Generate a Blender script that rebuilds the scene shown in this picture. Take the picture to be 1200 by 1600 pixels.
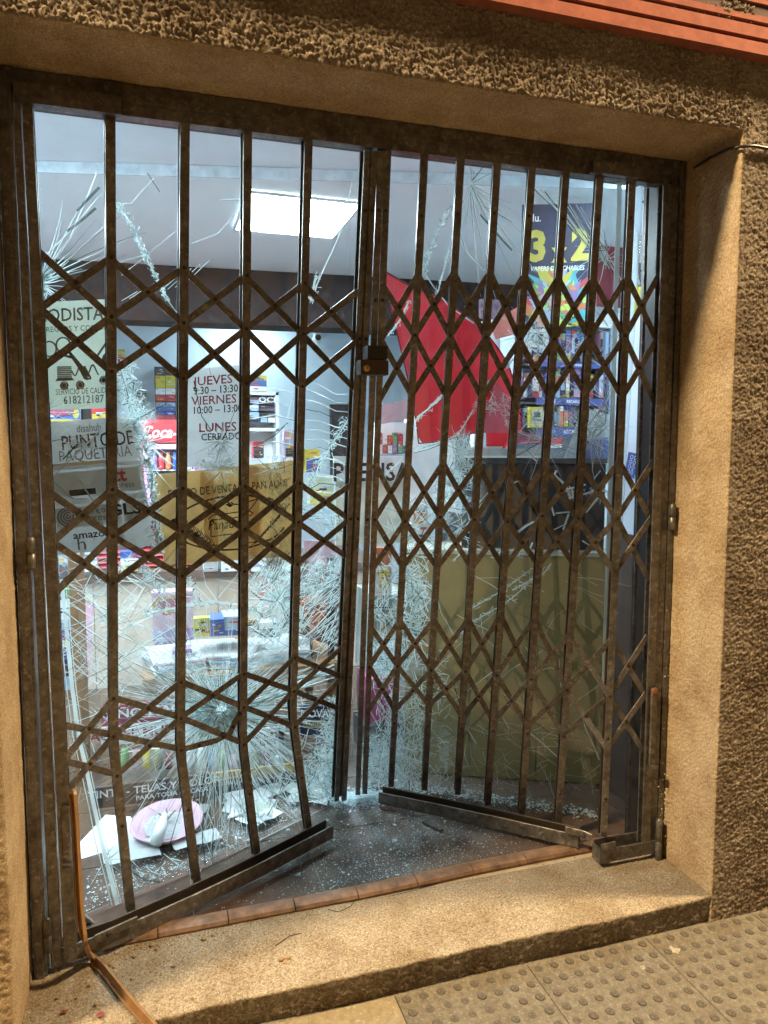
import bpy, math, random
import numpy as np
from mathutils import Vector, Matrix
random.seed(7); rng = np.random.default_rng(7)
for o in list(bpy.data.objects): bpy.data.objects.remove(o)
SC = bpy.context.scene; COL = SC.collection

# ------------------------------------------------------------------ camera
FPX, CAM = 1145.46, np.array([0.3422, -2.0083, 1.3919])
RX, RY, RZ = 1.4842, -0.0008, -0.3027
cd = bpy.data.cameras.new('camera'); cam = bpy.data.objects.new('camera', cd); COL.objects.link(cam)
cam.location = CAM; cam.rotation_euler = (RX, RY, RZ)
cd.sensor_fit = 'VERTICAL'; cd.sensor_height = 36; cd.sensor_width = 27; cd.lens = FPX / 1600 * 36
cd.clip_start = .05; cd.clip_end = 500
SC.camera = cam
SC.render.resolution_x, SC.render.resolution_y = 768, 1024

# ------------------------------------------------------------------ night sky
W = bpy.data.worlds.new('World'); SC.world = W; W.use_nodes = True
nt = W.node_tree; bg = nt.nodes['Background']
sky = nt.nodes.new('ShaderNodeTexSky'); sky.sky_type = 'NISHITA'; sky.sun_disc = False
sky.sun_elevation = math.radians(2); sky.sun_rotation = math.radians(200)
nt.links.new(sky.outputs[0], bg.inputs[0]); bg.inputs[1].default_value = 0.0012
SC.view_settings.view_transform = 'Standard'; SC.view_settings.look = 'None'
SC.view_settings.exposure = 0; SC.view_settings.gamma = 1
LAMPS = ((-2.3, -.92, 5.2), (4.5, -.92, 5.2)); LAMP_W = 3300
LED_STRENGTH = 108.0

# ------------------------------------------------------------------ layout helpers
Rm = np.array(Matrix.Rotation(RZ, 3, 'Z') @ Matrix.Rotation(RY, 3, 'Y') @ Matrix.Rotation(RX, 3, 'X'))
def ray(u, v): return Rm @ np.array([(u - 600) / FPX, -(v - 800) / FPX, -1.0])
def aty(u, v, y):
    d = ray(u, v); return CAM + d * (y - CAM[1]) / d[1]
def atx(u, v, x):
    d = ray(u, v); return CAM + d * (x - CAM[0]) / d[0]
def atz(u, v, z):
    d = ray(u, v); return CAM + d * (z - CAM[2]) / d[2]
def unit(a): a = np.asarray(a, float); return a / (np.linalg.norm(a) + 1e-12)
def pix(P):
    q = Rm.T @ (np.asarray(P) - CAM); return 600 + FPX * q[0] / -q[2], 800 - FPX * q[1] / -q[2]

# ------------------------------------------------------------------ numpy noise
def _h(ix, iy, iz, s):
    n = (ix * 374761393 + iy * 668265263 + iz * 2147483647 + s * 974711) & 0xffffffff
    n = ((n ^ (n >> 13)) * 1274126177) & 0xffffffff
    return ((n ^ (n >> 16)) & 0xffff) / 65535.0
NROT = np.array(Matrix.Rotation(.7, 3, 'X') @ Matrix.Rotation(.5, 3, 'Y') @ Matrix.Rotation(1.1, 3, 'Z'))
def vnoise(P, scale, s=0):
    q = (np.asarray(P, float) @ NROT) * scale + 1000.0; i = np.floor(q).astype(np.int64); f = q - i; f = f * f * (3 - 2 * f)
    r = 0
    for dx in (0, 1):
        wx = f[..., 0] if dx else 1 - f[..., 0]
        for dy in (0, 1):
            wy = f[..., 1] if dy else 1 - f[..., 1]
            for dz in (0, 1):
                wz = f[..., 2] if dz else 1 - f[..., 2]
                r = r + wx * wy * wz * _h(i[..., 0] + dx, i[..., 1] + dy, i[..., 2] + dz, s)
    return r * 2 - 1

# ------------------------------------------------------------------ materials
MATS = {}
def mat(name, col, rough=.6, metal=0., var=.18, scale=14., bump=0., bscale=None, col2=None, spec=.5, translucent=0., detail=6.):
    if name in MATS: return MATS[name]
    m = bpy.data.materials.new(name); m.use_nodes = True; MATS[name] = m
    t = m.node_tree; p = t.nodes['Principled BSDF']
    p.inputs['Roughness'].default_value = rough; p.inputs['Metallic'].default_value = metal
    p.inputs['Specular IOR Level'].default_value = spec
    tc = t.nodes.new('ShaderNodeTexCoord')
    n = t.nodes.new('ShaderNodeTexNoise'); n.inputs['Scale'].default_value = scale; n.inputs['Detail'].default_value = detail
    n.inputs['Roughness'].default_value = .65
    t.links.new(tc.outputs['Object'], n.inputs['Vector'])
    r = t.nodes.new('ShaderNodeValToRGB')
    c2 = col2 if col2 else [min(1, c * (1 + var)) for c in col]
    c1 = [c * (1 - var) for c in col] if not col2 else col
    r.color_ramp.elements[0].position = .32; r.color_ramp.elements[1].position = .68
    r.color_ramp.elements[0].color = (*c1, 1); r.color_ramp.elements[1].color = (*c2, 1)
    t.links.new(n.outputs['Fac'], r.inputs[0]); t.links.new(r.outputs[0], p.inputs['Base Color'])
    if bump:
        b = t.nodes.new('ShaderNodeBump'); b.inputs['Strength'].default_value = bump; b.inputs['Distance'].default_value = .004
        n2 = t.nodes.new('ShaderNodeTexNoise'); n2.inputs['Scale'].default_value = bscale or scale * 8; n2.inputs['Detail'].default_value = 4
        t.links.new(tc.outputs['Object'], n2.inputs['Vector'])
        t.links.new(n2.outputs['Fac'], b.inputs['Height']); t.links.new(b.outputs[0], p.inputs['Normal'])
    if translucent:
        out = t.nodes['Material Output']; tr = t.nodes.new('ShaderNodeBsdfTranslucent'); mx = t.nodes.new('ShaderNodeMixShader')
        mx.inputs[0].default_value = translucent
        t.links.new(r.outputs[0], tr.inputs[0]); t.links.new(p.outputs[0], mx.inputs[1]); t.links.new(tr.outputs[0], mx.inputs[2])
        t.links.new(mx.outputs[0], out.inputs[0])
    return m

def speckle(name, base, dark, light, scale, rough=.85, bump=.5, bscale=260, patch=None):
    """mineral grain: base tone with dark and light grains and slow patches"""
    m = bpy.data.materials.new(name); m.use_nodes = True; MATS[name] = m
    t = m.node_tree; L = t.links; p = t.nodes['Principled BSDF']; p.inputs['Roughness'].default_value = rough
    p.inputs['Specular IOR Level'].default_value = .3
    tc = t.nodes.new('ShaderNodeTexCoord')
    def noise(sc, det=3, r=.6):
        n = t.nodes.new('ShaderNodeTexNoise'); n.inputs['Scale'].default_value = sc; n.inputs['Detail'].default_value = det
        n.inputs['Roughness'].default_value = r; L.new(tc.outputs['Object'], n.inputs['Vector']); return n
    def ramp(n, a, b, ca, cb):
        r = t.nodes.new('ShaderNodeValToRGB'); e = r.color_ramp.elements
        e[0].position = a; e[1].position = b; e[0].color = (*ca, 1); e[1].color = (*cb, 1); L.new(n.outputs['Fac'], r.inputs[0]); return r
    g = ramp(noise(scale, 5, .75), .38, .62, dark, base)
    g2 = noise(scale * 1.7, 2)
    f = t.nodes.new('ShaderNodeValToRGB'); f.color_ramp.elements[0].position = .58; f.color_ramp.elements[1].position = .68
    L.new(g2.outputs['Fac'], f.inputs[0])
    mx = t.nodes.new('ShaderNodeMixRGB'); L.new(f.outputs[0], mx.inputs[0]); L.new(g.outputs[0], mx.inputs[1]); mx.inputs[2].default_value = (*light, 1)
    last = mx
    if patch:
        pf = ramp(noise(5.5, 5, .7), .42, .66, (0, 0, 0), (1, 1, 1))
        pm = t.nodes.new('ShaderNodeMixRGB'); pm.blend_type = 'MULTIPLY'
        sc = t.nodes.new('ShaderNodeMath'); sc.operation = 'MULTIPLY'; sc.inputs[1].default_value = .75
        L.new(pf.outputs[0], sc.inputs[0]); L.new(sc.outputs[0], pm.inputs[0]); L.new(mx.outputs[0], pm.inputs[1]); pm.inputs[2].default_value = (*patch, 1)
        last = pm
    L.new(last.outputs[0], p.inputs['Base Color'])
    b = t.nodes.new('ShaderNodeBump'); b.inputs['Strength'].default_value = bump; b.inputs['Distance'].default_value = .003
    L.new(noise(bscale, 4, .7).outputs['Fac'], b.inputs['Height']); L.new(b.outputs[0], p.inputs['Normal'])
    return m

def emit(name, col, s):
    m = bpy.data.materials.new(name); m.use_nodes = True; t = m.node_tree
    e = t.nodes.new('ShaderNodeEmission'); e.inputs[0].default_value = (*col, 1); e.inputs[1].default_value = s
    t.links.new(e.outputs[0], t.nodes['Material Output'].inputs[0]); return m

def glass_mat():
    m = bpy.data.materials.new('pane_glass'); m.use_nodes = True; t = m.node_tree; L = t.links
    tr = t.nodes.new('ShaderNodeBsdfTransparent'); tr.inputs[0].default_value = (.955, .985, .975, 1)
    gl = t.nodes.new('ShaderNodeBsdfGlossy'); gl.inputs['Roughness'].default_value = .012
    lw = t.nodes.new('ShaderNodeLayerWeight'); lw.inputs[0].default_value = .5
    pw = t.nodes.new('ShaderNodeMath'); pw.operation = 'POWER'; pw.inputs[1].default_value = 5
    ma = t.nodes.new('ShaderNodeMath'); ma.operation = 'MULTIPLY_ADD'; ma.inputs[1].default_value = .9; ma.inputs[2].default_value = .065
    L.new(lw.outputs['Facing'], pw.inputs[0]); L.new(pw.outputs[0], ma.inputs[0])
    tc = t.nodes.new('ShaderNodeTexCoord'); n = t.nodes.new('ShaderNodeTexNoise'); n.inputs['Scale'].default_value = 7; n.inputs['Detail'].default_value = 2
    L.new(tc.outputs['Object'], n.inputs['Vector'])
    b = t.nodes.new('ShaderNodeBump'); b.inputs['Strength'].default_value = .05; b.inputs['Distance'].default_value = .02
    L.new(n.outputs['Fac'], b.inputs['Height']); L.new(b.outputs[0], gl.inputs['Normal'])
    mx = t.nodes.new('ShaderNodeMixShader'); L.new(ma.outputs[0], mx.inputs[0]); L.new(tr.outputs[0], mx.inputs[1]); L.new(gl.outputs[0], mx.inputs[2])
    # crazed, whitened zones around the blows: fine fracture network in the laminated glass
    def math_(op, a, b=None, c=None):
        n = t.nodes.new('ShaderNodeMath'); n.operation = op
        for i, x in enumerate((a, b, c)):
            if x is None: continue
            if isinstance(x, (int, float)): n.inputs[i].default_value = x
            else: L.new(x, n.inputs[i])
        return n.outputs[0]
    total = None
    for ctr, rad, amt in CRAZED:
        d = t.nodes.new('ShaderNodeVectorMath'); d.operation = 'DISTANCE'; L.new(tc.outputs['Object'], d.inputs[0]); d.inputs[1].default_value = ctr
        mr = t.nodes.new('ShaderNodeMapRange'); mr.interpolation_type = 'SMOOTHSTEP'; mr.inputs['From Min'].default_value = rad; mr.inputs['From Max'].default_value = rad * .15
        mr.inputs['To Min'].default_value = 0; mr.inputs['To Max'].default_value = amt; L.new(d.outputs['Value'], mr.inputs['Value'])
        total = mr.outputs[0] if total is None else math_('MAXIMUM', total, mr.outputs[0])
    pn = t.nodes.new('ShaderNodeTexNoise'); pn.inputs['Scale'].default_value = 22; pn.inputs['Detail'].default_value = 4; L.new(tc.outputs['Object'], pn.inputs['Vector'])
    brk = math_('MULTIPLY', total, math_('SMOOTH_MAX', math_('MULTIPLY_ADD', pn.outputs['Fac'], 3.2, -1.15), 0., .1))
    lines = None
    for sc, wd in ((62, .035), (135, .05)):
        vo = t.nodes.new('ShaderNodeTexVoronoi'); vo.feature = 'DISTANCE_TO_EDGE'; vo.inputs['Scale'].default_value = sc; L.new(tc.outputs['Object'], vo.inputs['Vector'])
        e = math_('LESS_THAN', vo.outputs['Distance'], wd); lines = e if lines is None else math_('MAXIMUM', lines, math_('MULTIPLY', e, .6))
    fac = math_('MINIMUM', math_('MULTIPLY', brk, math_('ADD', lines, .10)), .85)
    wd_ = t.nodes.new('ShaderNodeBsdfDiffuse'); wd_.inputs[0].default_value = (.78, .92, .95, 1); wt = t.nodes.new('ShaderNodeBsdfTranslucent'); wt.inputs[0].default_value = (.78, .92, .95, 1)
    wm = t.nodes.new('ShaderNodeMixShader'); wm.inputs[0].default_value = .6; L.new(wd_.outputs[0], wm.inputs[1]); L.new(wt.outputs[0], wm.inputs[2])
    fx = t.nodes.new('ShaderNodeMixShader'); L.new(fac, fx.inputs[0]); L.new(mx.outputs[0], fx.inputs[1]); L.new(wm.outputs[0], fx.inputs[2])
    L.new(fx.outputs[0], t.nodes['Material Output'].inputs[0]); return m

def fracture_mat(name, col, transp, transl=.55):
    m = bpy.data.materials.new(name); m.use_nodes = True; t = m.node_tree; L = t.links
    d = t.nodes.new('ShaderNodeBsdfDiffuse'); d.inputs[0].default_value = (*col, 1)
    tl = t.nodes.new('ShaderNodeBsdfTranslucent'); tl.inputs[0].default_value = (*col, 1)
    g = t.nodes.new('ShaderNodeBsdfGlossy'); g.inputs['Roughness'].default_value = .25; g.inputs[0].default_value = (*col, 1)
    tr = t.nodes.new('ShaderNodeBsdfTransparent'); tr.inputs[0].default_value = (.85, .95, .93, 1)
    def mix(f, a, b):
        x = t.nodes.new('ShaderNodeMixShader'); x.inputs[0].default_value = f; L.new(a.outputs[0], x.inputs[1]); L.new(b.outputs[0], x.inputs[2]); return x
    x = mix(transp, mix(.3, mix(transl, d, tl), g), tr)
    L.new(x.outputs[0], t.nodes['Material Output'].inputs[0]); return m

# ------------------------------------------------------------------ mesh helpers
class MB:
    def __init__(s): s.v = []; s.f = []; s.m = []; s.mats = []
    def mi(s, m):
        if m not in s.mats: s.mats.append(m)
        return s.mats.index(m)
    def add(s, vs, fs, m=None):
        k = len(s.v); s.v += [tuple(map(float, q)) for q in vs]; s.f += [tuple(i + k for i in f) for f in fs]
        s.m += [s.mi(m) if m is not None else 0] * len(fs); return s
    def hexa(s, p, m=None):   # p: 0-3 front TL TR BR BL, 4-7 back
        return s.add(p, [(0, 3, 2, 1), (4, 5, 6, 7), (0, 1, 5, 4), (1, 2, 6, 5), (2, 3, 7, 6), (3, 0, 4, 7)], m)
    def box(s, x0, x1, y0, y1, z0, z1, m=None):
        return s.hexa([(x0, y0, z1), (x1, y0, z1), (x1, y0, z0), (x0, y0, z0), (x0, y1, z1), (x1, y1, z1), (x1, y1, z0), (x0, y1, z0)], m)
    def sweep(s, path, nref, w, t, off=0., m=None, bev=.12):
        """rectangular bar with chamfered front edges along a polyline; nref = outward direction, off = shift along it"""
        P = [np.asarray(q, float) for q in path]; rings = []
        for i, q in enumerate(P):
            d = unit(P[min(i + 1, len(P) - 1)] - P[max(i - 1, 0)]); n = np.asarray(nref, float); n = unit(n - n @ d * d); sd = np.cross(d, n)
            b = min(w, t) * bev
            prof = [(-w / 2, 0), (-w / 2, t - b), (-w / 2 + b, t), (w / 2 - b, t), (w / 2, t - b), (w / 2, 0)]
            rings.append([q + sd * a + n * (c + off - t / 2) for a, c in prof])
        k = len(rings[0]); vs = [x for r in rings for x in r]; fs = []
        for i in range(len(P) - 1):
            for j in range(k):
                j2 = (j + 1) % k; fs.append((i * k + j, i * k + j2, (i + 1) * k + j2, (i + 1) * k + j))
        fs.append(tuple(range(k))[::-1]); fs.append(tuple((len(P) - 1) * k + j for j in range(k)))
        return s.add(vs, fs, m)
    def tube(s, path, r, n=8, m=None):
        P = [np.asarray(q, float) for q in path]; rr = r if hasattr(r, '__len__') else [r] * len(P); vs = []; fs = []
        for i, q in enumerate(P):
            d = unit(P[min(i + 1, len(P) - 1)] - P[max(i - 1, 0)]); a = np.array([0, 0, 1.]) if abs(d[2]) < .9 else np.array([1., 0, 0])
            e1 = unit(np.cross(d, a)); e2 = np.cross(d, e1)
            vs += [q + rr[i] * (math.cos(2 * math.pi * j / n) * e1 + math.sin(2 * math.pi * j / n) * e2) for j in range(n)]
        for i in range(len(P) - 1):
            for j in range(n): fs.append((i * n + j, i * n + (j + 1) % n, (i + 1) * n + (j + 1) % n, (i + 1) * n + j))
        fs.append(tuple(range(n))[::-1]); fs.append(tuple((len(P) - 1) * n + j for j in range(n)))
        return s.add(vs, fs, m)
    def disc(s, c, nrm, r, h, n=8, m=None):
        c = np.asarray(c, float); d = unit(nrm); return s.tube([c, c + d * h * .6, c + d * h], [r, r, r * .6], n, m)
    def lathe(s, c, prof, n=16, m=None, axis=(0, 0, 1)):
        c = np.asarray(c, float); d = unit(axis); a = np.array([0, 0, 1.]) if abs(d[2]) < .9 else np.array([1., 0, 0]); e1 = unit(np.cross(d, a)); e2 = np.cross(d, e1); vs = []; fs = []; k = len(prof)
        for r, z in prof: vs += [c + d * z + max(r, 1e-4) * (math.cos(2 * math.pi * j / n) * e1 + math.sin(2 * math.pi * j / n) * e2) for j in range(n)]
        for i in range(k - 1): fs += [(i * n + j, i * n + (j + 1) % n, (i + 1) * n + (j + 1) % n, (i + 1) * n + j) for j in range(n)]
        fs.append(tuple(range(n))[::-1]); fs.append(tuple((k - 1) * n + j for j in range(n))); return s.add(vs, fs, m)
    def build(s, name, m=None, parent=None, smooth=False):
        me = bpy.data.meshes.new(name); me.from_pydata(s.v, [], s.f)
        if m is not None: me.materials.append(m)
        else:
            for q in s.mats: me.materials.append(q)
            me.polygons.foreach_set('material_index', s.m)
        if smooth: me.polygons.foreach_set('use_smooth', [True] * len(s.f))
        me.update(); o = bpy.data.objects.new(name, me); COL.objects.link(o)
        if parent is not None: o.parent = parent
        return o
def tag(o, label=None, cat=None, group=None, kind=None):
    if label: o['label'] = label
    if cat: o['category'] = cat
    if group: o['group'] = group
    if kind: o['kind'] = kind
    return o
def thing(name, label, cat, group=None):
    o = bpy.data.objects.new(name, None); o.empty_display_size = .05; COL.objects.link(o); return tag(o, label, cat, group)
def struct(o): o['kind'] = 'structure'; return o

def sheet(name, prof, ext, axis, amp, m, parent, step, seed=0, s1=95, offs=0., rag=0., m2=None, smooth=4):
    """a surface: 2-D profile (list of points with normals by turning) extruded along an axis and roughened along its normal"""
    # resample the profile
    P = np.array(prof, float); seg = np.linalg.norm(np.diff(P, axis=0), axis=1); cum = np.r_[0, np.cumsum(seg)]
    n = max(2, int(cum[-1] / step)); sarr = np.linspace(0, cum[-1], n + 1)
    X = np.stack([np.interp(sarr, cum, P[:, k]) for k in (0, 1)], 1)
    A = np.interp(sarr, cum, np.array(amp, float))
    for _ in range(3): A[1:-1] = (A[:-2] + A[1:-1] + A[2:]) / 3
    for _ in range(smooth): X[1:-1] = (X[:-2] + 2 * X[1:-1] + X[2:]) / 4
    T = np.gradient(X, axis=0); T /= np.linalg.norm(T, axis=1)[:, None] + 1e-9
    N2 = np.stack([T[:, 1], -T[:, 0]], 1)
    e = np.linspace(ext[0], ext[1], max(2, int(abs(ext[1] - ext[0]) / step)) + 1)
    if axis == 'x':   # profile in (y,z)
        V = np.stack([np.broadcast_to(e[:, None], (len(e), n + 1)), np.broadcast_to(X[:, 0], (len(e), n + 1)), np.broadcast_to(X[:, 1], (len(e), n + 1))], -1).copy()
        NN = np.stack([np.zeros(n + 1), N2[:, 0], N2[:, 1]], -1)
    else:             # profile in (x,y), extruded in z
        V = np.stack([np.broadcast_to(X[:, 0], (len(e), n + 1)), np.broadcast_to(X[:, 1], (len(e), n + 1)), np.broadcast_to(e[:, None], (len(e), n + 1))], -1).copy()
        NN = np.stack([N2[:, 0], N2[:, 1], np.zeros(n + 1)], -1)
    d = .60 * vnoise(V, s1, seed) + .45 * vnoise(V, s1 * 1.9, seed + 1) + .30 * vnoise(V, s1 * 3.7, seed + 2) + .45 * vnoise(V, 18, seed + 3); d = d + .35 * np.abs(vnoise(V, s1 * .8, seed + 5))
    V += NN[None] * (d * A[None] + offs)[..., None]
    if rag:
        k = np.clip((FY + .10 - V[..., 1]) / .09, 0, 1); Z = np.zeros_like(V); Z[..., 0] = V[..., 0] + 3.; V[..., 1] += k * rag * (vnoise(Z, 5, 5) + .3 * vnoise(V * np.array([1, .3, .5]), 45, 6)); V[..., 2] -= k * k * rag * .5 * (1 + vnoise(Z, 19, 9))
    ne, npf = V.shape[:2]; idx = np.arange(ne * npf).reshape(ne, npf)
    F = np.stack([idx[:-1, :-1], idx[:-1, 1:], idx[1:, 1:], idx[1:, :-1]], -1).reshape(-1, 4)
    me = bpy.data.meshes.new(name); me.vertices.add(ne * npf); me.vertices.foreach_set('co', V.reshape(-1).astype(np.float32))
    me.loops.add(F.size); me.loops.foreach_set('vertex_index', F.reshape(-1).astype(np.int32))
    me.polygons.add(len(F)); me.polygons.foreach_set('loop_start', np.arange(0, F.size, 4, dtype=np.int32)); me.polygons.foreach_set('loop_total', np.full(len(F), 4, np.int32))
    me.update(calc_edges=True); me.polygons.foreach_set('use_smooth', [True] * len(F)); me.materials.append(m)
    if m2:
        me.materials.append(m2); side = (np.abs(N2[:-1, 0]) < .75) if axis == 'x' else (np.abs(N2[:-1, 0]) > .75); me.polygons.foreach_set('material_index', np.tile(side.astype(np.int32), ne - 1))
    me.validate()
    o = bpy.data.objects.new(name, me); COL.objects.link(o)
    if parent is not None: o.parent = parent
    return o

# ---- lettering: filled text outlines laid on a quad given by its corners (TL, TR, BR, BL)
def text_geo(txt, size, shear=0., bold=0., align='CENTER', sx=1.):
    c = bpy.data.curves.new('t', 'FONT'); c.body = txt; c.size = size; c.shear = shear; c.offset = bold * size; c.resolution_u = 2
    c.align_x = align; c.align_y = 'CENTER'; c.fill_mode = 'BOTH'
    o = bpy.data.objects.new('t', c); COL.objects.link(o); dg = bpy.context.evaluated_depsgraph_get(); dg.update()
    me = o.evaluated_get(dg).to_mesh()
    v = np.array([q.co[:] for q in me.vertices]) if len(me.vertices) else np.zeros((0, 3)); f = [tuple(p.vertices) for p in me.polygons]
    o.evaluated_get(dg).to_mesh_clear(); bpy.data.objects.remove(o); bpy.data.curves.remove(c)
    if len(v): v[:, 0] *= sx
    return v, f
class Quad:
    def __init__(s, tl, tr, br, bl):
        s.c = [np.asarray(q, float) for q in (tl, tr, br, bl)]
        s.w = (np.linalg.norm(s.c[1] - s.c[0]) + np.linalg.norm(s.c[2] - s.c[3])) / 2; s.h = (np.linalg.norm(s.c[3] - s.c[0]) + np.linalg.norm(s.c[2] - s.c[1])) / 2
        n = np.cross(s.c[1] - s.c[0], s.c[3] - s.c[0]); ctr = sum(s.c) / 4
        s.n = unit(n if n @ (CAM - ctr) > 0 else -n)
    def p(s, a, b, o=0.):      # a: 0 left..1 right, b: 0 top..1 bottom
        t = s.c[0] * (1 - a) + s.c[1] * a; q = s.c[3] * (1 - a) + s.c[2] * a
        return t * (1 - b) + q * b + s.n * o
    def slab(s, mb, m=None, t=.0015):
        f = [s.p(0, 0), s.p(1, 0), s.p(1, 1), s.p(0, 1)]; return mb.hexa(f + [q - s.n * t for q in f], m)
    def rect(s, mb, a0, b0, a1, b1, m, o=.0006):
        return mb.add([s.p(a0, b0, o), s.p(a1, b0, o), s.p(a1, b1, o), s.p(a0, b1, o)], [(0, 3, 2, 1)], m)
    def poly(s, mb, pts, m, o=.0009):
        return mb.add([s.p(a, b, o) for a, b in pts], [tuple(range(len(pts)))[::-1]], m)
    def line(s, mb, pts, w, m, o=.001):
        for (a, b), (c, d) in zip(pts[:-1], pts[1:]):
            dx, dy = (c - a) * s.w, (d - b) * s.h; L = math.hypot(dx, dy) + 1e-9; nx, ny = -dy / L * w / 2 / s.w, dx / L * w / 2 / s.h
            s.poly(mb, [(a + nx, b + ny), (c + nx, d + ny), (c - nx, d - ny), (a - nx, b - ny)], m, o)
    def text(s, mb, txt, a, b, h, m, shear=0., bold=0., align='CENTER', sx=1., rot=0., o=.0012, fit=None):
        v, f = text_geo(txt, h * s.h * 1.4, shear, bold, align, sx)
        if fit and len(v): v[:, 0] *= fit * s.w / (v[:, 0].max() - v[:, 0].min())
        cr, sr = math.cos(rot), math.sin(rot)
        mb.add([s.p(a + (x * cr - y * sr) / s.w, b - (x * sr + y * cr) / s.h, o) for x, y, _ in v], f, m)
def pquad(u0, v0, u1, v1, y, dv=0.):   # pixel rectangle -> upright rectangle at depth y
    a = aty(u0, v0, y); b = aty(u1, v1, y); m_ = aty(u1, v0, y); z1 = (a[2] + m_[2]) / 2; l = aty(u0, v1, y); z0 = (b[2] + l[2]) / 2
    x0 = (a[0] + l[0]) / 2; x1 = (b[0] + m_[0]) / 2
    return x0, x1, z0, z1
def carton(name, u0, v0, u1, v1, y, depth, bands, parent=None, gap=0.):
    """a box whose front is printed in horizontal bands [(share, material), ...]"""
    x0, x1, z0, z1 = pquad(u0, v0, u1, v1, y); mb = MB(); mb.box(x0, x1, y, y + depth, z0, z1, bands[0][1])
    q = Quad((x0, y, z1), (x1, y, z1), (x1, y, z0), (x0, y, z0)); b = 0.
    for sh, m in bands: q.rect(mb, .02, b + .01, .98, min(.99, b + sh), m, .0008); b += sh
    if q.h > .03:
        R = random.Random(int(u0 * 31 + v0)); pm = [MATS[k] for k in ('white_ink', 'navy_print', 'red_print', 'light_blue_print', 'yellow_print', 'grey_ink', 'white_paper', 'orange_print')]
        for _ in range(R.randint(4, 8)):
            a0, b0 = R.uniform(.06, .7), R.uniform(.06, .85); q.rect(mb, a0, b0, min(.95, a0 + R.uniform(.1, .5)), min(.96, b0 + R.uniform(.02, .12)), R.choice(pm), R.uniform(.0010, .0018))
        for _ in range(R.randint(2, 4)):
            b0 = R.uniform(.1, .9); q.rect(mb, .1, b0, R.uniform(.5, .92), b0 + .012, R.choice(pm), .002)
    return mb.build(name, None, parent), q

# ================================================================== materials in use
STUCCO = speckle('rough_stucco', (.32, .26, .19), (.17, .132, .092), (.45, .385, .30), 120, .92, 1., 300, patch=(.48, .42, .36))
JAMB_LIT = speckle('stucco_lit', (.54, .42, .27), (.27, .20, .125), (.66, .54, .37), 210, .92, 1., 330, patch=(.60, .52, .43))  # same stucco toned lighter: brighter light on the reveals put into its colour
GRANITE = speckle('doorstep_granite', (.32, .27, .20), (.12, .095, .066), (.46, .40, .31), 150, .85, .6, 380, patch=(.60, .50, .38))
CORE = mat('wall_core', (.3, .24, .17), .95)
PAVE = speckle('pavement_concrete', (.15, .135, .108), (.095, .083, .065), (.19, .172, .14), 60, .88, .35, 300, patch=(.72, .66, .58))
PAVEY = speckle('pavement_yellow', (.215, .18, .12), (.155, .125, .08), (.26, .225, .16), 45, .88, .35, 300)
ASPH = mat('street_asphalt', (.05, .048, .045), .9, scale=60, bump=.4)
OPP = mat('street_wall_render', (.11, .09, .065), .9, scale=2, var=.3)
RED = mat('red_slat_paint', (.24, .082, .058), .9, scale=20, var=.2, bump=.1, spec=.08)
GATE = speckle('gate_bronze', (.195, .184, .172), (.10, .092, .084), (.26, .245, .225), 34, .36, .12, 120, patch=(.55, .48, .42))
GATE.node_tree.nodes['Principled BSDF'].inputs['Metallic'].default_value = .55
GATED = mat('gate_dark_shaded', (.05, .036, .026), .45, .4, scale=30)  # shade between the flats put into a darker gate metal; lock box too
RIVET = mat('gate_rivet', (.045, .032, .024), .5, .6)
TERRA = mat('terracotta_edge', (.18, .105, .062), .42, scale=26, var=.5, bump=.15)
FLOORT = mat('floor_tile_brown', (.085, .055, .040), .24, scale=9, var=.35, bump=.06)
def dusty(m):
    t = m.node_tree; L = t.links; p = t.nodes['Principled BSDF']; src = p.inputs['Base Color'].links[0].from_socket
    g = t.nodes.new('ShaderNodeNewGeometry'); d = t.nodes.new('ShaderNodeVectorMath'); d.operation = 'DISTANCE'; L.new(g.outputs['Position'], d.inputs[0]); d.inputs[1].default_value = (1.08, .62, 0)
    mr = t.nodes.new('ShaderNodeMapRange'); mr.interpolation_type = 'SMOOTHSTEP'; mr.inputs['From Min'].default_value = .75; mr.inputs['From Max'].default_value = .1; L.new(d.outputs['Value'], mr.inputs['Value'])
    def nz(sc, lo, hi):
        n = t.nodes.new('ShaderNodeTexNoise'); n.inputs['Scale'].default_value = sc; n.inputs['Detail'].default_value = 4; L.new(g.outputs['Position'], n.inputs['Vector'])
        r = t.nodes.new('ShaderNodeMapRange'); r.inputs['From Min'].default_value = lo; r.inputs['From Max'].default_value = hi; L.new(n.outputs['Fac'], r.inputs['Value']); return r.outputs[0]
    f = None
    for x in (mr.outputs[0], nz(9, .35, .65), nz(420, .46, .66)):
        if f is None: f = x; continue
        k = t.nodes.new('ShaderNodeMath'); k.operation = 'MULTIPLY'; L.new(f, k.inputs[0]); L.new(x, k.inputs[1]); f = k.outputs[0]
    mx = t.nodes.new('ShaderNodeMixRGB'); L.new(f, mx.inputs[0]); L.new(src, mx.inputs[1]); mx.inputs[2].default_value = (.44, .45, .45, 1); L.new(mx.outputs[0], p.inputs['Base Color'])
dusty(FLOORT)
GROUT = mat('floor_grout', (.22, .17, .13), .9)
BLACKAL = mat('black_aluminium', (.022, .02, .021), .38, .3)
PLASTER = mat('plaster_white', (.74, .77, .81), .85, scale=3, var=.05, bump=.35, bscale=12)
CEIL = mat('ceiling_white', (.78, .83, .86), .85, scale=2, var=.04)
WALLB = mat('shop_wall_paint', (.58, .68, .76), .8, scale=2, var=.05)
BEAM = mat('dark_wood_beam', (.030, .020, .020), .8, scale=8, var=.3, spec=.1)
WHITE = mat('white_laminate', (.74, .75, .76), .5, var=.04)
PAPER = mat('white_paper', (.72, .73, .74), .8, var=.04, translucent=.6)
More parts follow.
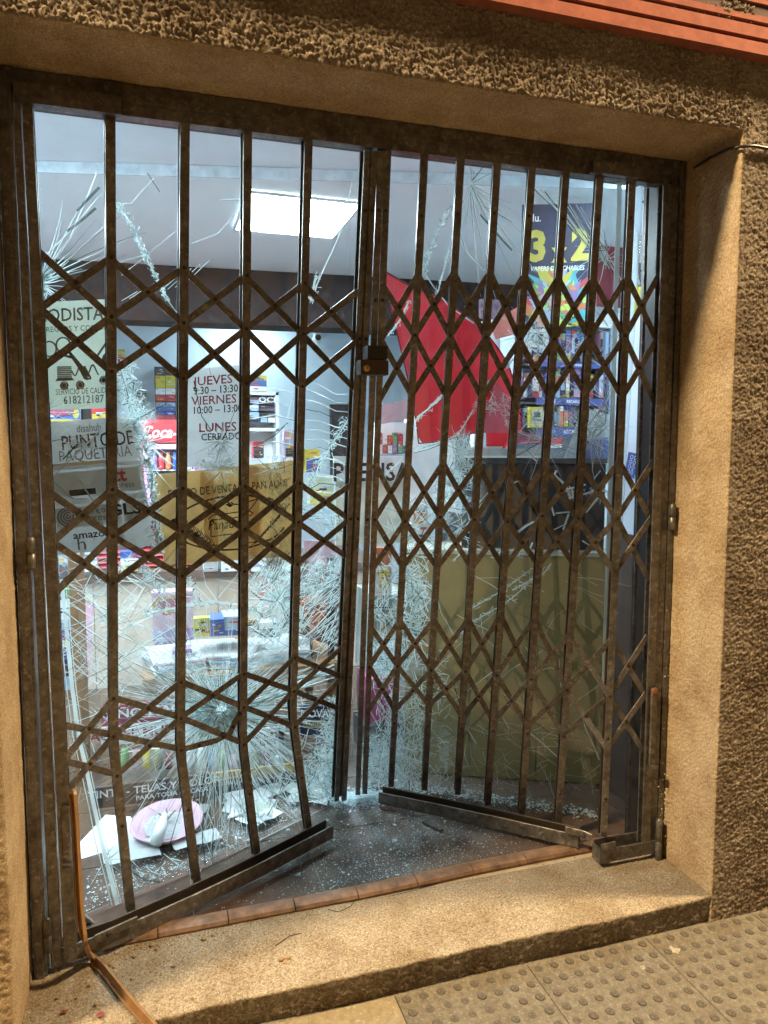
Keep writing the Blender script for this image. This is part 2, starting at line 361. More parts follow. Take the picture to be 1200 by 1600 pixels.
GREYP = mat('grey_poster', (.46, .46, .45), .75, var=.08, scale=6, translucent=.6)
CREAM = mat('cream_paper', (.66, .70, .64), .8, var=.05, translucent=.6)
KRAFT = mat('kraft_card', (.54, .42, .25), .8, var=.12, scale=18, translucent=.6)
KRAFT2 = mat('kraft_card_light', (.68, .50, .28), .8, var=.1, scale=18, translucent=.6)
INK = mat('black_ink', (.02, .02, .022), .7, var=0)
INKG = mat('grey_ink', (.13, .13, .135), .7, var=0)
INKR = mat('red_ink', (.36, .035, .04), .7, var=0)
INKW = mat('white_ink', (.85, .85, .86), .7, var=0)
NAVY = mat('navy_print', (.014, .018, .065), .6, var=.15, translucent=.15)
YELL = mat('yellow_print', (.60, .50, .07), .55, var=.05, translucent=.2)
BLUE = mat('blue_print', (.045, .09, .30), .45, var=.15)
LBLUE = mat('light_blue_print', (.30, .43, .60), .45, var=.1)
REDP = mat('red_print', (.46, .04, .05), .45, var=.12)
ORNG = mat('orange_print', (.56, .17, .07), .5, var=.12)
GREEN = mat('green_print', (.13, .28, .12), .5, var=.15)
PINK = mat('pink_print', (.58, .36, .45), .5, var=.1, translucent=.2)
PURP = mat('purple_print', (.24, .15, .34), .5, var=.15)
MAROON = mat('maroon_print', (.20, .022, .05), .55, var=.1)
GOLD = mat('mustard_strip', (.36, .23, .06), .5)
BLACK = mat('black_plastic', (.018, .017, .02), .42, var=.2)
GREYD = mat('dark_grey_plastic', (.07, .07, .08), .5)
SILV = mat('silver_grey', (.42, .44, .46), .4, .3)
WOODL = mat('pale_wood_laminate', (.46, .36, .28), .5, col2=(.60, .50, .42), scale=5)
WOODB = mat('brown_wood', (.22, .115, .05), .5, scale=9, var=.3)
OLIVE = mat('olive_brown_panel', (.19, .148, .062), .35, scale=5, var=.18)
CLOTH = mat('red_card', (.62, .022, .055), .6, var=.06, scale=30, translucent=.4)
CLOTHD = mat('red_card_edge', (.17, .008, .018), .6, var=.1)
BRASS = mat('lock_brass', (.55, .34, .13), .35, .9)
STRIPM = mat('bent_strip_bronze', (.36, .21, .10), .3, .5, scale=25, var=.25)
LB = np.array([(.03, .20), (.083, .215), (.458, .392), (.976, .695), (1.06, .74)]); RB = np.array([(1.02, .87), (1.212, .775), (1.6, .505), (1.95, .26), (2.05, .2)])
def gy(side, x, z):
    B = LB if side == 0 else RB; yb = np.interp(x, B[:, 0], B[:, 1]); y0 = .15
    return y0 + (yb - y0) * np.clip(1 - z / 2.25, 0, 1.05)
def ong(u, v, side, o=0.):
    y = .4
    for _ in range(14):
        p = aty(u, v, y); y = .5 * y + .5 * (float(gy(side, p[0], p[2])) + o)
    return aty(u, v, y)
CRAZED = [(ong(u, v, sd), r_, k_) for u, v, sd, r_, k_ in ((345, 1118, 0, .22, 1.), (440, 925, 0, .16, .9), (510, 1200, 0, .14, 1.1), (500, 900, 0, .12, .7), (215, 650, 0, .07, .8), (420, 1010, 0, .16, .5), (240, 1010, 0, .25, .35), (430, 780, 0, .12, .5), (345, 720, 0, .08, .6),
    (615, 1180, 1, .20, 1.1), (610, 1030, 1, .16, 1.1), (645, 930, 1, .11, 1.), (715, 780, 1, .13, .8), (730, 700, 1, .08, .7), (850, 690, 1, .10, .4), (940, 690, 1, .10, .5), (680, 1180, 1, .2, .5), (840, 520, 1, .09, .5))]
GLASS = glass_mat()
CRACK = fracture_mat('glass_fracture', (.80, .93, .95), .18, .62)
CRACKD = fracture_mat('glass_fracture_dark', (.10, .16, .15), .25, .25)
CRUMB = fracture_mat('glass_crumb', (.78, .88, .92), .35, .4)
LED = emit('led_diffuser', (.72, .90, 1.0), LED_STRENGTH)

# ================================================================== structure: street side
FY, WX, HZ = -.229, 1.974, 2.30          # wall face, opening width, opening height
PZ = -.088                               # pavement level
fac = thing('stucco_building', 'rough ochre stucco building front around the barred shop opening', 'building')
sheet('lintel', [(FY, 2.80), (FY, HZ), (.03, HZ)], (-.55, WX + .018), 'x', [.0066, .0066, .0026], STUCCO, fac, .0028, seed=11, s1=150, offs=.0015, m2=JAMB_LIT)
sheet('wall_corner', [(WX, .03), (WX, FY), (2.42, FY)], (PZ - .02, 2.80), 'z', [.0024, .0024, .0068], STUCCO, fac, .0028, seed=21, s1=150, m2=JAMB_LIT)
sheet('door_jamb', [(-.40, FY), (0., FY), (0., .03)], (PZ - .02, HZ + .02), 'z', [.006, .0024, .0022], JAMB_LIT, fac, .0045, seed=31, s1=150)
b = MB(); b.box(-9, 12, FY + .02, .24, HZ + .02, 8.5); b.box(-9, -.02, FY + .02, .24, PZ, HZ + .02); b.box(WX + .02, 12, FY + .02, .24, PZ, HZ + .02)
b.build('wall_core', CORE, fac)
b = MB(); b.box(-9, 12, FY + .001, FY + .02, 2.795, 8.5); b.box(-9, -.395, FY + .001, FY + .02, PZ, 2.795); b.box(2.415, 12, FY + .001, FY + .02, PZ, 2.795)
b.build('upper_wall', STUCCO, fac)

step = sheet('stone_doorstep', [(.07, .0), (FY - .001, -.003), (FY + .012, PZ - .02)], (-.005, WX + .004), 'x', [.0012, .0018, .0035], GRANITE, None, .0042, seed=61, s1=130, rag=.006, smooth=2)
tag(step, 'worn speckled stone doorstep below the shop opening', 'doorstep')

pav = MB(); pav.add([(-30, FY + .03, PZ - .006), (30, FY + .03, PZ - .006), (30, -3.2, PZ - .006), (-30, -3.2, PZ - .006)], [(0, 3, 2, 1)])
pav = struct(pav.build('pavement', PAVE))
TL = .40
tile_me = None; dome_me = None; slab_me = None
def tile_mesh(n, m, h=.0045, g=.002):
    t = MB(); a = g; bb = TL - g; c = .003
    vs = [(a, -a, 0), (bb, -a, 0), (bb, -bb, 0), (a, -bb, 0), (a - c + .001, -a + c - .001, -h), (bb + .001, -a + .001, -h), (bb + .001, -bb - .001, -h), (a - .001, -bb - .001, -h)]
    t.add(vs, [(0, 3, 2, 1), (0, 1, 5, 4), (1, 2, 6, 5), (2, 3, 7, 6), (3, 0, 4, 7)]); o = t.build(n, m); me = o.data; bpy.data.objects.remove(o); return me
tact_me = tile_mesh('tactile_tile', PAVE); plain_me = tile_mesh('paving_slab', PAVEY)
DOME = speckle('tactile_dome_worn', (.082, .071, .056), (.05, .043, .033), (.125, .11, .088), 150, .8, .5, 400)
dm = MB(); dm.lathe((0, 0, -.001), [(.0138, 0), (.0132, .0022), (.0118, .0042), (.0112, .0046)], 12); dm = dm.build('dome', DOME); dome_me = dm.data; bpy.data.objects.remove(dm)
ring = MB()
for i in range(-5, 7):
    for j in range(0, 6):
        x0 = .928 + TL * i; y0 = FY - .002 - TL * j
        tact = i >= 0
        o = bpy.data.objects.new('tactile_tile' if tact else 'paving_slab', tact_me if tact else plain_me); COL.objects.link(o); o.parent = pav
        o.location = (x0, y0, PZ + random.uniform(-.0006, .0006))
        if not tact: continue
        for a in range(8):
            for c in range(8):
                px, py = x0 + .026 + .0497 * a, y0 - .026 - .0497 * c
                u, v = pix((px, py, PZ))
                if -30 < u < 1230 and v < 1625 and py < FY - .015:
                    d = bpy.data.objects.new('dome', dome_me); COL.objects.link(d); d.parent = o
                    k_ = random.uniform(.9, 1.03); d.location = (px - x0 + random.uniform(-.0008, .0008), py - y0, random.choice((0, 0, -.0006, -.0016))); d.rotation_euler.z = random.uniform(0, 3); d.scale = (k_, k_, random.uniform(.55, 1.05))
rd = MB(); rd.add([(-60, -3.2, -.2), (60, -3.2, -.2), (60, -60, -.2), (-60, -60, -.2)], [(0, 3, 2, 1)]); rd.box(-30, 30, -3.3, -3.2, -.2, PZ - .008); struct(rd.build('road', ASPH))
ow = MB(); ow.box(-14, 16, -7.6, -7.2, -.2, 7.5); struct(ow.build('street_wall', OPP))

# the street's wall lanterns stand left and right of the picture: the source of the warm light
for (lx, ly, lz), lb in zip(LAMPS, ('wall bracket street lantern high on the left of the shop', 'wall bracket street lantern high on the right of the shop')):
    sl = thing('street_lantern', lb, 'street lamp', 'street lanterns along the wall')
    q = MB(); q.tube([(lx, FY, lz + .35), (lx, FY - .6, lz + .5), (lx, ly, lz + .38)], .025); q.build('bracket', BLACKAL, sl)
    q = MB(); q.lathe((lx, ly, lz + .1), [(.22, 0), (.2, .05), (.1, .22), (.03, .3)], 20); q.build('lamp_shade', BLACKAL, sl)
    ld = bpy.data.lights.new('lamp_bulb', 'POINT'); ld.energy = LAMP_W; ld.color = (1., .735, .415); ld.shadow_soft_size = .26
    lo = bpy.data.objects.new('lamp_bulb', ld); COL.objects.link(lo); lo.location = (lx, ly, lz); lo.parent = sl

# red louvre above the shop
lv = thing('red_louvre', 'red slatted louvre fixed to the wall above the shop opening', 'louvre')
for k in range(5):
    z = 2.490 + .0505 * k; q = MB(); p0 = FY - (.033 - .0095 * min(k, 2) - .002 * k); p1 = p0 + .010
    q.hexa([(.05, p1, z + .042), (3.2, p1, z + .042), (3.2, p0, z + .004), (.05, p0, z + .004),
            (.05, FY - .001, z + .040), (3.2, FY - .001, z + .040), (3.2, FY - .001, z), (.05, FY - .001, z)]); q.build('slat', RED, lv)
q = MB(); q.box(.05, 3.2, FY - .0045, FY + .012, 2.50, 2.80); q.build('backing', mat('louvre_backing', (.09, .035, .025), .8), lv)

# hairline cracks and rust drips on the doorstep
for pts in (((512, 1421), (528, 1425), (545, 1417), (556, 1408)), ((610, 1400), (650, 1391), (690, 1378)), ((430, 1478), (452, 1462), (470, 1458))):
    q = MB(); q.tube([atz(u + random.uniform(-2, 2), v, -.0002) for u, v in pts], .0014, 5); q.build('hairline_crack', INK, step)
for u, v, s_ in ((792, 1377, .012), (640, 1407, .010), (678, 1400, .007), (445, 1500, .012), (322, 1490, .009), (560, 1440, .008)):
    p = atz(u, v, .0016); q = MB(); n_ = 10; q.add([p] + [p + np.array([s_ * .6 * random.uniform(.5, 1.2) * math.cos(6.283 * i / n_), s_ * 1.6 * random.uniform(.5, 1.2) * math.sin(6.283 * i / n_), -.0006]) for i in range(n_)], [(0, i + 1, (i + 1) % n_ + 1) for i in range(n_)]); q.build('rust_stain', mat('rust_stain', (.25, .15, .07), .9, var=.3, scale=90), step)
# cable clipped along the lintel corner
q = MB(); pts = [aty(u, v, y) for u, v, y in ((1085, 262, -.03), (1110, 246, -.12), (1140, 232, -.2), (1158, 229, -.236), (1178, 228, -.238), (1205, 233, -.236), (1260, 240, -.236))]
q.tube(pts, .0045, 6); tag(q.build('wall_cable', BLACK, None, True), 'thin dark cable running round the wall corner beside the opening', 'cable')

# ================================================================== structure: shop interior
X0, X1, YB, CZ = -1.35, 3.35, 5.15, 2.60
fl = MB(); fl.box(X0, X1, .05, YB, -.12, -.0045); fl = struct(fl.build('shop_floor', GROUT))
tb = MB(); g = .0018; tb.box(g, .40 - g, g, .40 - g, -.012, 0.0); tb = tb.build('floor_tile', FLOORT); tme = tb.data; bpy.data.objects.remove(tb)
for i in range(-2, 7):
    for j in range(0, 9):
        o = bpy.data.objects.new('floor_tile', tme); COL.objects.link(o); o.parent = fl; o.location = (.02 + .40 * i, .104 + .40 * j, random.uniform(-.0008, .0002))
q = MB(); q.box(X0 - .1, X0, .24, YB, -.1, 2.9); struct(q.build('wall_left', WALLB))
q = MB(); q.box(X1, X1 + .1, .24, YB, -.1, 2.9); struct(q.build('wall_right', WALLB))
q = MB(); q.box(X0 - .1, X1 + .1, YB, YB + .1, -.1, 2.9); struct(q.build('wall_back', WALLB))
q = MB(); q.box(X0 - .1, X1 + .1, .242, YB, 2.645, 2.85); struct(q.build('entrance_soffit', PLASTER))
q = MB(); q.box(X0, -.03, .242, .27, -.05, 2.645); q.box(2.12, X1, .242, .27, -.05, 2.645); q.box(-.03, 2.12, .242, .27, 2.33, 2.645); struct(q.build('front_wall_inside', PLASTER))
# suspended ceiling with its slanted front edge
e0, e1 = atz(50, 268, CZ), atz(674, 286, CZ); sl_ = (e1[1] - e0[1]) / (e1[0] - e0[0]); ed = lambda x: e0[1] + sl_ * (x - e0[0])
q = MB(); q.hexa([(X0, ed(X0), 2.643), (X1, ed(X1), 2.643), (X1, ed(X1), CZ), (X0, ed(X0), CZ), (X0, YB, 2.643), (X1, YB, 2.643), (X1, YB, CZ), (X0, YB, CZ)]); struct(q.build('ceiling', CEIL))
q = MB(); q.hexa([(X0, ed(X0) - .012, 2.643), (X1, ed(X1) - .012, 2.643), (X1, ed(X1) - .012, CZ - .006), (X0, ed(X0) - .012, CZ - .006),
                  (X0, ed(X0) - .001, 2.643), (X1, ed(X1) - .001, 2.643), (X1, ed(X1) - .001, CZ - .006), (X0, ed(X0) - .001, CZ - .006)])
struct(q.build('ceiling_edge_trim', mat('edge_trim', (.72, .80, .86), .25)))
q = MB(); q.hexa([(X0, 3.30, CZ - .002), (X1, 2.97, CZ - .002), (X1, 2.97, 2.235), (X0, 3.30, 2.235), (X0, 3.55, CZ - .002), (X1, 3.22, CZ - .002), (X1, 3.22, 2.235), (X0, 3.55, 2.235)])
tag(q.build('ceiling_beam', BEAM), 'dark purple brown beam crossing below the shop ceiling', 'beam')

def light_panel(x0, x1, y0, y1, label, m=None):
    t = thing('ceiling_light', label, 'ceiling light', 'square ceiling lights'); z = (CZ if y0 > 1.4 else 2.642) - .004
    f = MB(); w = .016
    for a, b_, c, d in ((x0 - w, x1 + w, y0 - w, y0), (x0 - w, x1 + w, y1, y1 + w), (x0 - w, x0, y0, y1), (x1, x1 + w, y0, y1)): f.box(a, b_, c, d, z - .012, z)
    f.build('frame', WHITE, t); d = MB(); d.box(x0, x1, y0, y1, z - .008, z - .002); d.build('diffuser', m or LED, t)
light_panel(.80, 1.34, 1.58, 2.18, 'large bright square ceiling light nearest the entrance')
light_panel(.90, 1.46, 4.56, 5.0, 'bright ceiling light at the back below the dark beam', emit('led_diffuser_dim', (.72, .90, 1.0), LED_STRENGTH * .25))
light_panel(-.85, -.3, 1.75, 2.3, 'bright ceiling light out of sight on the left of the entrance')

light_panel(2.45, 2.98, .55, 1.05, 'added ceiling fill light just inside the entrance on the right, out of sight', emit('led_fill_soft', (.72, .90, 1.0), LED_STRENGTH * .32))  # unseen panel, added to light the poster fronts
light_panel(-.80, -.27, .55, 1.05, 'added ceiling fill light just inside the entrance on the left, out of sight')  # second unseen panel, added to light the left side

# white return panel just inside the right frame
q = MB(); q.box(2.10, 2.125, .272, .50, 1.06, 2.64); struct(q.build('side_panel', mat('side_panel_white', (.60, .70, .80), .6, var=.03)))

q = MB(); q.box(2.085, 2.13, .272, .512, -.004, 1.058); struct(q.build('wainscot', mat('wainscot_brown', (.045, .026, .016), .6, var=.3)))

# terracotta threshold
th = thing('terracotta_threshold', 'row of terracotta bullnose tiles along the edge of the shop floor', 'threshold')
edge = [(.07, .122), (.50, .126), (1.0, .130), (1.35, .148), (1.70, .152), (1.97, .150)]
ex = np.array(edge); n = 9
for k in range(n):
    xa, xb = .12 + (1.90 - .12) * k / n + .0015, .12 + (1.90 - .12) * (k + 1) / n - .0015
    ya, yb = np.interp([xa, xb], ex[:, 0], ex[:, 1]); q = MB(); vs = []; fs = []
    prof = [(-.057, -.004), (-.059, .006), (-.053, .014), (-.040, .0185), (-.015, .0185), (-.002, .0135), (-.001, -.004)]
    for x, y in ((xa, ya), (xb, yb)): vs += [(x, y + a, c + random.uniform(-.0006, .0006)) for a, c in prof]
    m_ = len(prof); fs = [(j, j + 1, m_ + j + 1, m_ + j) for j in range(m_ - 1)] + [tuple(range(m_))[::-1], tuple(range(m_, 2 * m_))]
    q.add(vs, fs); q.build('threshold_tile', TERRA, th)
mf = MB(); mf.add([(0.05, .05, -.003), (1.96, .06, -.003), (1.96, .13, -.003), (.05, .13, -.003)], [(0, 3, 2, 1)]); mf.build('mortar_bed', mat('mortar', (.34, .27, .19), .95, bump=.3), th)

# ================================================================== the folding gate
def vfind(path, v):
    """point of a 3-D polyline that stands at a given height in the picture (lattice pivots were measured on the bars)"""
    lo, hi = 0., 1.; P = np.array(path, float); seg = np.r_[0, np.cumsum(np.linalg.norm(np.diff(P, axis=0), axis=1))]; seg /= seg[-1]
    f = lambda t: np.array([np.interp(t, seg, P[:, k]) for k in range(3)])
    for _ in range(40):
        m_ = (lo + hi) / 2
        if pix(f(m_))[1] < v: lo = m_
        else: hi = m_
    return f((lo + hi) / 2)
NL, NR = np.array([.22, -1, 0.]), np.array([-.25, -1, 0.])
gf = thing('gate_frame', 'dark bronze steel frame fixed round the shop opening', 'gate frame')
q = MB(); q.box(.006, .038, .0, .05, .0, 2.295); q.box(.012, .03, -.006, .0, .0, 2.28); q.build('post', GATE, gf)
q = MB(); q.box(WX - .024, WX - .005, .0, .05, .005, 2.295); q.build('post', GATE, gf)
q = MB(); q.box(.038, WX - .024, .004, .05, 2.262, 2.295); q.build('head_rail', GATE, gf)
q = MB(); q.box(.04, WX - .026, .012, .046, 2.222, 2.262); q.box(.04, WX - .026, .002, .012, 2.252, 2.261); q.build('top_track', GATE, gf)
q = MB(); q.box(.045, .285, -.012, .008, 2.213, 2.258); q.build('guide_plate', GATE, gf)
q = MB(); q.box(1.625, 1.785, -.012, .008, 2.222, 2.260); q.build('guide_plate', GATE, gf)
for x, z, h in ((.042, 1.13, .085), (.043, .12, .10), (WX - .02, 1.17, .09), (WX - .03, .065, .16)):
    q = MB(); q.lathe((x, -.012, z - h / 2), [(.004, 0), (.0105, .006), (.0105, h * .47), (.0085, h * .48), (.0085, h * .51), (.0105, h * .52), (.0105, h - .006), (.004, h)], 12); q.build('hinge_barrel', GATE, gf, True)

YT = .016
Lbars = []
for (tu, tv), (ku, kv), yk, (fu, fv) in (((172, 165), (178, 1165), .13, (205, 1425)), ((289, 182), (282.5, 1172), .225, (308, 1378)),
                                         ((387, 207), (380, 1158), .32, (402, 1338)), ((482, 225), (458, 1118), .42, (483, 1298))):
    top = aty(tu, tv, YT); k = aty(ku, kv, yk); foot = atz(fu, fv, .05); d = unit(k - top)
    Lbars.append([top + np.array([0, 0, .02]), top, k - d * .03, k + .03 * unit(foot - k), foot])
Rpx = [((663, 248), (611, 1229)), ((720, 250), (663, 1234)), ((777, 255), (715, 1241)), ((832, 258), (762, 1258)), ((885, 262), (815, 1275)), ((938, 268), (872, 1292)), ((988, 280), (943, 1307))]
Rbars = []
for i, (t_, f_) in enumerate(Rpx):
    top = aty(*t_, YT); foot = atz(*f_, .05)
    if i == 6: foot = aty(*f_, .03)
    Rbars.append([top + np.array([0, 0, .02]), top, foot])
def stile(ut, ub, vb): return [aty(ut, 236, YT) , atz(ub, vb, .03)]
Sa, Sb, Sc, Sd = stile(574, 526, 1251), stile(584.5, 537.5, 1250), stile(595, 559, 1241), stile(606, 570, 1240)
L0 = [np.array([.076, .014, 2.23]), np.array([.102, .014, .06])]; R8 = [np.array([1.893, .014, 2.23]), np.array([1.893, .014, .06])]

def rivets(mb, path, vs, nref, off):
    for v in vs:
        p = vfind(path, v); mb.disc(p + unit(nref) * off, nref, .0052, .0022, 8, RIVET)
def bar(parent, path, nref, piv, w=.0235, wear=0):
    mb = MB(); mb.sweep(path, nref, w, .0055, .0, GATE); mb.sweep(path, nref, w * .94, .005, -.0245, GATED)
    mb.sweep([q_ + np.cross(unit(path[-1] - path[0]), unit(nref)) * 0 for q_ in path], nref, .004, .02, -.012, GATED)
    rivets(mb, path, piv, nref, .0028); return mb.build('vertical_bar', None, parent)
def lattice(parent, nodes, bands, nref, special=None):
    n = len(nodes)
    for bi, (T, M_, B) in enumerate(bands):
        t = [vfind(p, v) for p, v in zip(nodes, T)]; m_ = [vfind(p, v) for p, v in zip(nodes, M_)]; b_ = [vfind(p, v) for p, v in zip(nodes, B)]
        for i in range(-1, n - 1):
            for kind in (0, 1):
                s_, e_ = (t, b_) if kind == 0 else (b_, t); pts = []
                if i >= 0: pts.append(s_[i])
                pts.append(m_[i + 1])
                if i + 2 < n: pts.append(e_[i + 2])
                if len(pts) < 2: continue
                if special and (bi, i, kind) in special: pts = special[(bi, i, kind)](pts)
                off = -.0085 if kind == 0 else -.0040; mb = MB()
                for a, c in zip(pts[:-1], pts[1:]): pass
                ext = [pts[0] - unit(pts[1] - pts[0]) * .006] + pts[1:-1] + [pts[-1] + unit(pts[-1] - pts[-2]) * .006]
                mb.sweep(ext, nref, .0185, .0036, off, GATE)
                if kind == 1:
                    for a, c in zip(pts[:-1], pts[1:]):
                        mb.disc((a + c) / 2 + unit(nref) * (off + .0018), nref, .006, .0025, 8, RIVET)
                mb.build('lattice_strip', None, parent)
# ---- left leaf
gl_ = thing('folding_gate', 'left leaf of the bronze scissor gate with bars bent at their feet', 'gate')
TA = [390, 403, 419, 431, 443, 452]; MA = [481, 495, 505, 514, 522, 531]; BA = [573, 581, 592, 599, 604, 608]
TB_ = [770, 765, 763, 760, 755, 757]; MBd = [847, 838, 830, 827, 816, 811]; BB = [927, 911, 900, 893, 882, 871]
TC = [1134, 1091, 1066, 1053, 1028, 1010]; MC = [1190, 1150, 1122, 1105, 1080, 1058]; BC = [1241, 1212, 1172, 1163, 1136, 1109]
def bent(pts):   # the strip that was buckled near the third bar
    a, m_ = pts[0], pts[1]; w1 = aty(338, 1158, .29); w2 = aty(360, 1146, .27); w3 = aty(369, 1126, .285); return [a, w1, w2, w3] + pts[1:]
for k, p in enumerate(Lbars): bar(gl_, p, NL, [TA[k + 1], MA[k + 1], BA[k + 1], TB_[k + 1], MBd[k + 1], BB[k + 1], TC[k + 1], MC[k + 1], BC[k + 1], 1290 - 25 * k], w=.025 if k < 2 else .0235)
lattice(gl_, [L0] + Lbars + [Sa], [(TA, MA, BA), (TB_, MBd, BB), (TC, MC, BC)], NL, {(2, 2, 1): bent})
def leanpost(xt0, xt1, xb0, xb1, y0, y1, zb, zt): return [(xt0, y0, zt), (xt1, y0, zt), (xb1, y0, zb), (xb0, y0, zb), (xt0, y1, zt), (xt1, y1, zt), (xb1, y1, zb), (xb0, y1, zb)]
q = MB(); q.hexa(leanpost(.040, .056, .0475, .074, .002, .026, .02, 2.24)); q.build('hinge_stile', GATE, gl_)
q = MB(); q.hexa(leanpost(.060, .083, .080, .112, .0, .006, .05, 2.22)); q.hexa(leanpost(.060, .083, .080, .112, .026, .032, .05, 2.22)); q.build('hinge_stile', GATE, gl_)
for p, nm in ((Sa, 0), (Sb, 1)):
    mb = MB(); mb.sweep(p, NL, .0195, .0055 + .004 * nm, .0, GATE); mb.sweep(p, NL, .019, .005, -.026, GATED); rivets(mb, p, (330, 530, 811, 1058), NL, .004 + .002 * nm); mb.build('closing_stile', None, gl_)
rail = [np.array(p_) for p_ in ((.05, .004, .04), (.205, .045, .042), (.416, .142, .043), (.618, .242, .045), (.815, .352, .047), (.908, .405, .048))]
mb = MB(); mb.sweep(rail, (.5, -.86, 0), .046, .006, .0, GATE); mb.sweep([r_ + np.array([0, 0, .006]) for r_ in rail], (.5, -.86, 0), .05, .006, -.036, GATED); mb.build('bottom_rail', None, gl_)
mb = MB(); a = np.array([.155, .012, .074]); c = np.array([.262, .058, .078]); mb.sweep([a, c], (.4, -.92, 0), .022, .005, .006, GATE, .3); mb.disc(a * .7 + c * .3 + np.array([.004, -.011, 0]), (.4, -.92, 0), .007, .004, 10, RIVET); mb.build('rail_link', None, gl_)
mb = MB(); mb.sweep([(.096, -.006, .46), (.097, -.006, .30)], (0, -1, 0), .021, .006, 0, GATE, .4); mb.disc((.096, -.009, .455), (0, -1, 0), .010, .004, 12, GATE); mb.lathe((.097, -.018, .296), [(.004, 0), (.011, .003), (.012, .011)], 12, GATE); mb.build('latch_plate', None, gl_)
# lock
lk = aty(581, 573, .115)
mb = MB(); a, c = aty(560, 563, .11), aty(603, 587, .11); mb.box(a[0], c[0], .085, .13, c[2], a[2]); mb.build('lock_box', GATED, gl_)
mb = MB(); a, c = aty(573, 540, .10), aty(604, 562, .10); mb.box(a[0], c[0], .09, .14, c[2], a[2]); mb.build('lock_cover', mat('lock_cover_dark', (.02, .015, .013), .5, .2), gl_)
mb = MB(); p = aty(573, 575, .084); mb.lathe(p, [(.0102, 0), (.0102, .003), (.006, .0045)], 16, None, (0, -1, 0)); cyl = mb.build('key_cylinder', BRASS, gl_, True)
mb = MB(); mb.box(p[0] - .0012, p[0] + .0012, p[1] - .0062, p[1] - .0048, p[2] - .004, p[2] + .004); mb.build('keyhole', BLACK, gl_)
# ---- right leaf
gr_ = thing('folding_gate', 'right leaf of the bronze scissor gate pushed inwards at its foot', 'gate')
n9 = 9
TAr = [445, 428, 425, 424, 428, 433, 434, 431, 429]; MAr = [530, 524, 525, 527, 530, 530, 526, 525, 530]; BAr = [627, 617, 620, 622, 625, 621, 615, 620, 628]
TBr = [728, 726, 723, 724, 726, 726, 726, 721, 722]; MBr = [812, 815, 808, 812, 815, 806, 810, 810, 810]; BBr = [889, 887, 887, 888, 889, 883, 884, 894, 905]
TCr = [980, 969, 969, 967, 961, 966, 992, 999, 995]; MCr = [1042, 1041, 1047, 1049, 1055, 1061, 1078, 1088, 1086]; BCr = [1113, 1111, 1103, 1121, 1129, 1135, 1150, 1170, 1174]
for k, p in enumerate(Rbars): bar(gr_, p, NR, [TAr[k + 1] - 90, MAr[k + 1], MBr[k + 1], MCr[k + 1], 1130 + 4 * k, 1200 + 8 * k], w=.0225)
lattice(gr_, [Sd] + Rbars + [R8], [(TAr, MAr, BAr), (TBr, MBr, BBr), (TCr, MCr, BCr)], NR)
for p, nm in ((Sc, 1), (Sd, 0)):
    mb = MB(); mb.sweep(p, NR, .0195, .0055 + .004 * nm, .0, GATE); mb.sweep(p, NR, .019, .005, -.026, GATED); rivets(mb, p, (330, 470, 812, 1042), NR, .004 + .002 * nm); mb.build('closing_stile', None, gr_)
q = MB(); q.box(1.888, 1.918, .0, .007, .03, 2.22); q.box(1.888, 1.915, .026, .032, .05, 2.22); q.build('hinge_stile', GATE, gr_)
q = MB(); q.box(1.922, 1.946, .004, .028, .02, 2.23); q.build('hinge_stile', GATE, gr_)
q = MB(); q.box(1.862, 1.872, .05, .056, .05, 2.22); q.build('inner_edge', GATE, gr_)
rr = [np.array(p_) for p_ in ((1.700, .098, .045), (1.52, .275, .042), (1.33, .455, .038), (1.145, .625, .034))]
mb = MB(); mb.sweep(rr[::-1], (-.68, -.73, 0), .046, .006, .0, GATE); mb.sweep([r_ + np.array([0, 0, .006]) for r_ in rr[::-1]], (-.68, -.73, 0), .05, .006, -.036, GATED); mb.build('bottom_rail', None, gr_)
mb = MB(); mb.box(1.722, 1.945, -.004, .003, .018, .062, GATE); mb.box(1.722, 1.945, .034, .04, .03, .08, GATE); mb.box(1.719, 1.722, -.004, .04, .018, .07, GATE)
mb.build('bottom_rail', None, gr_)
mb = MB(); mb.sweep([(1.66, .115, .085), (1.705, .075, .083), (1.722, .05, .08)], (-.6, -.8, 0), .024, .005, 0, GATE, .3); mb.disc((1.70, .07, .083), (-.5, -.8, 0), .009, .004, 10, GATE); mb.build('rail_link', None, gr_)
mb = MB(); mb.sweep([(1.722, -.008, .075), (1.775, -.008, .078)], (0, -1, 0), .024, .005, 0, GATE, .3); mb.disc((1.735, -.011, .074), (0, -1, 0), .010, .004, 10, GATE); mb.build('rail_link', None, gr_)
mb = MB(); mb.sweep([(1.909, -.008, .60), (1.909, -.008, .335)], (0, -1, 0), .024, .006, 0, GATE, .4); mb.disc((1.909, -.011, .59), (0, -1, 0), .0115, .004, 12, mat('rusty_washer', (.35, .14, .06), .6, .3)); mb.lathe((1.909, -.02, .325), [(.004, 0), (.012, .003), (.013, .011)], 12, GATE); mb.build('latch_plate', None, gr_)

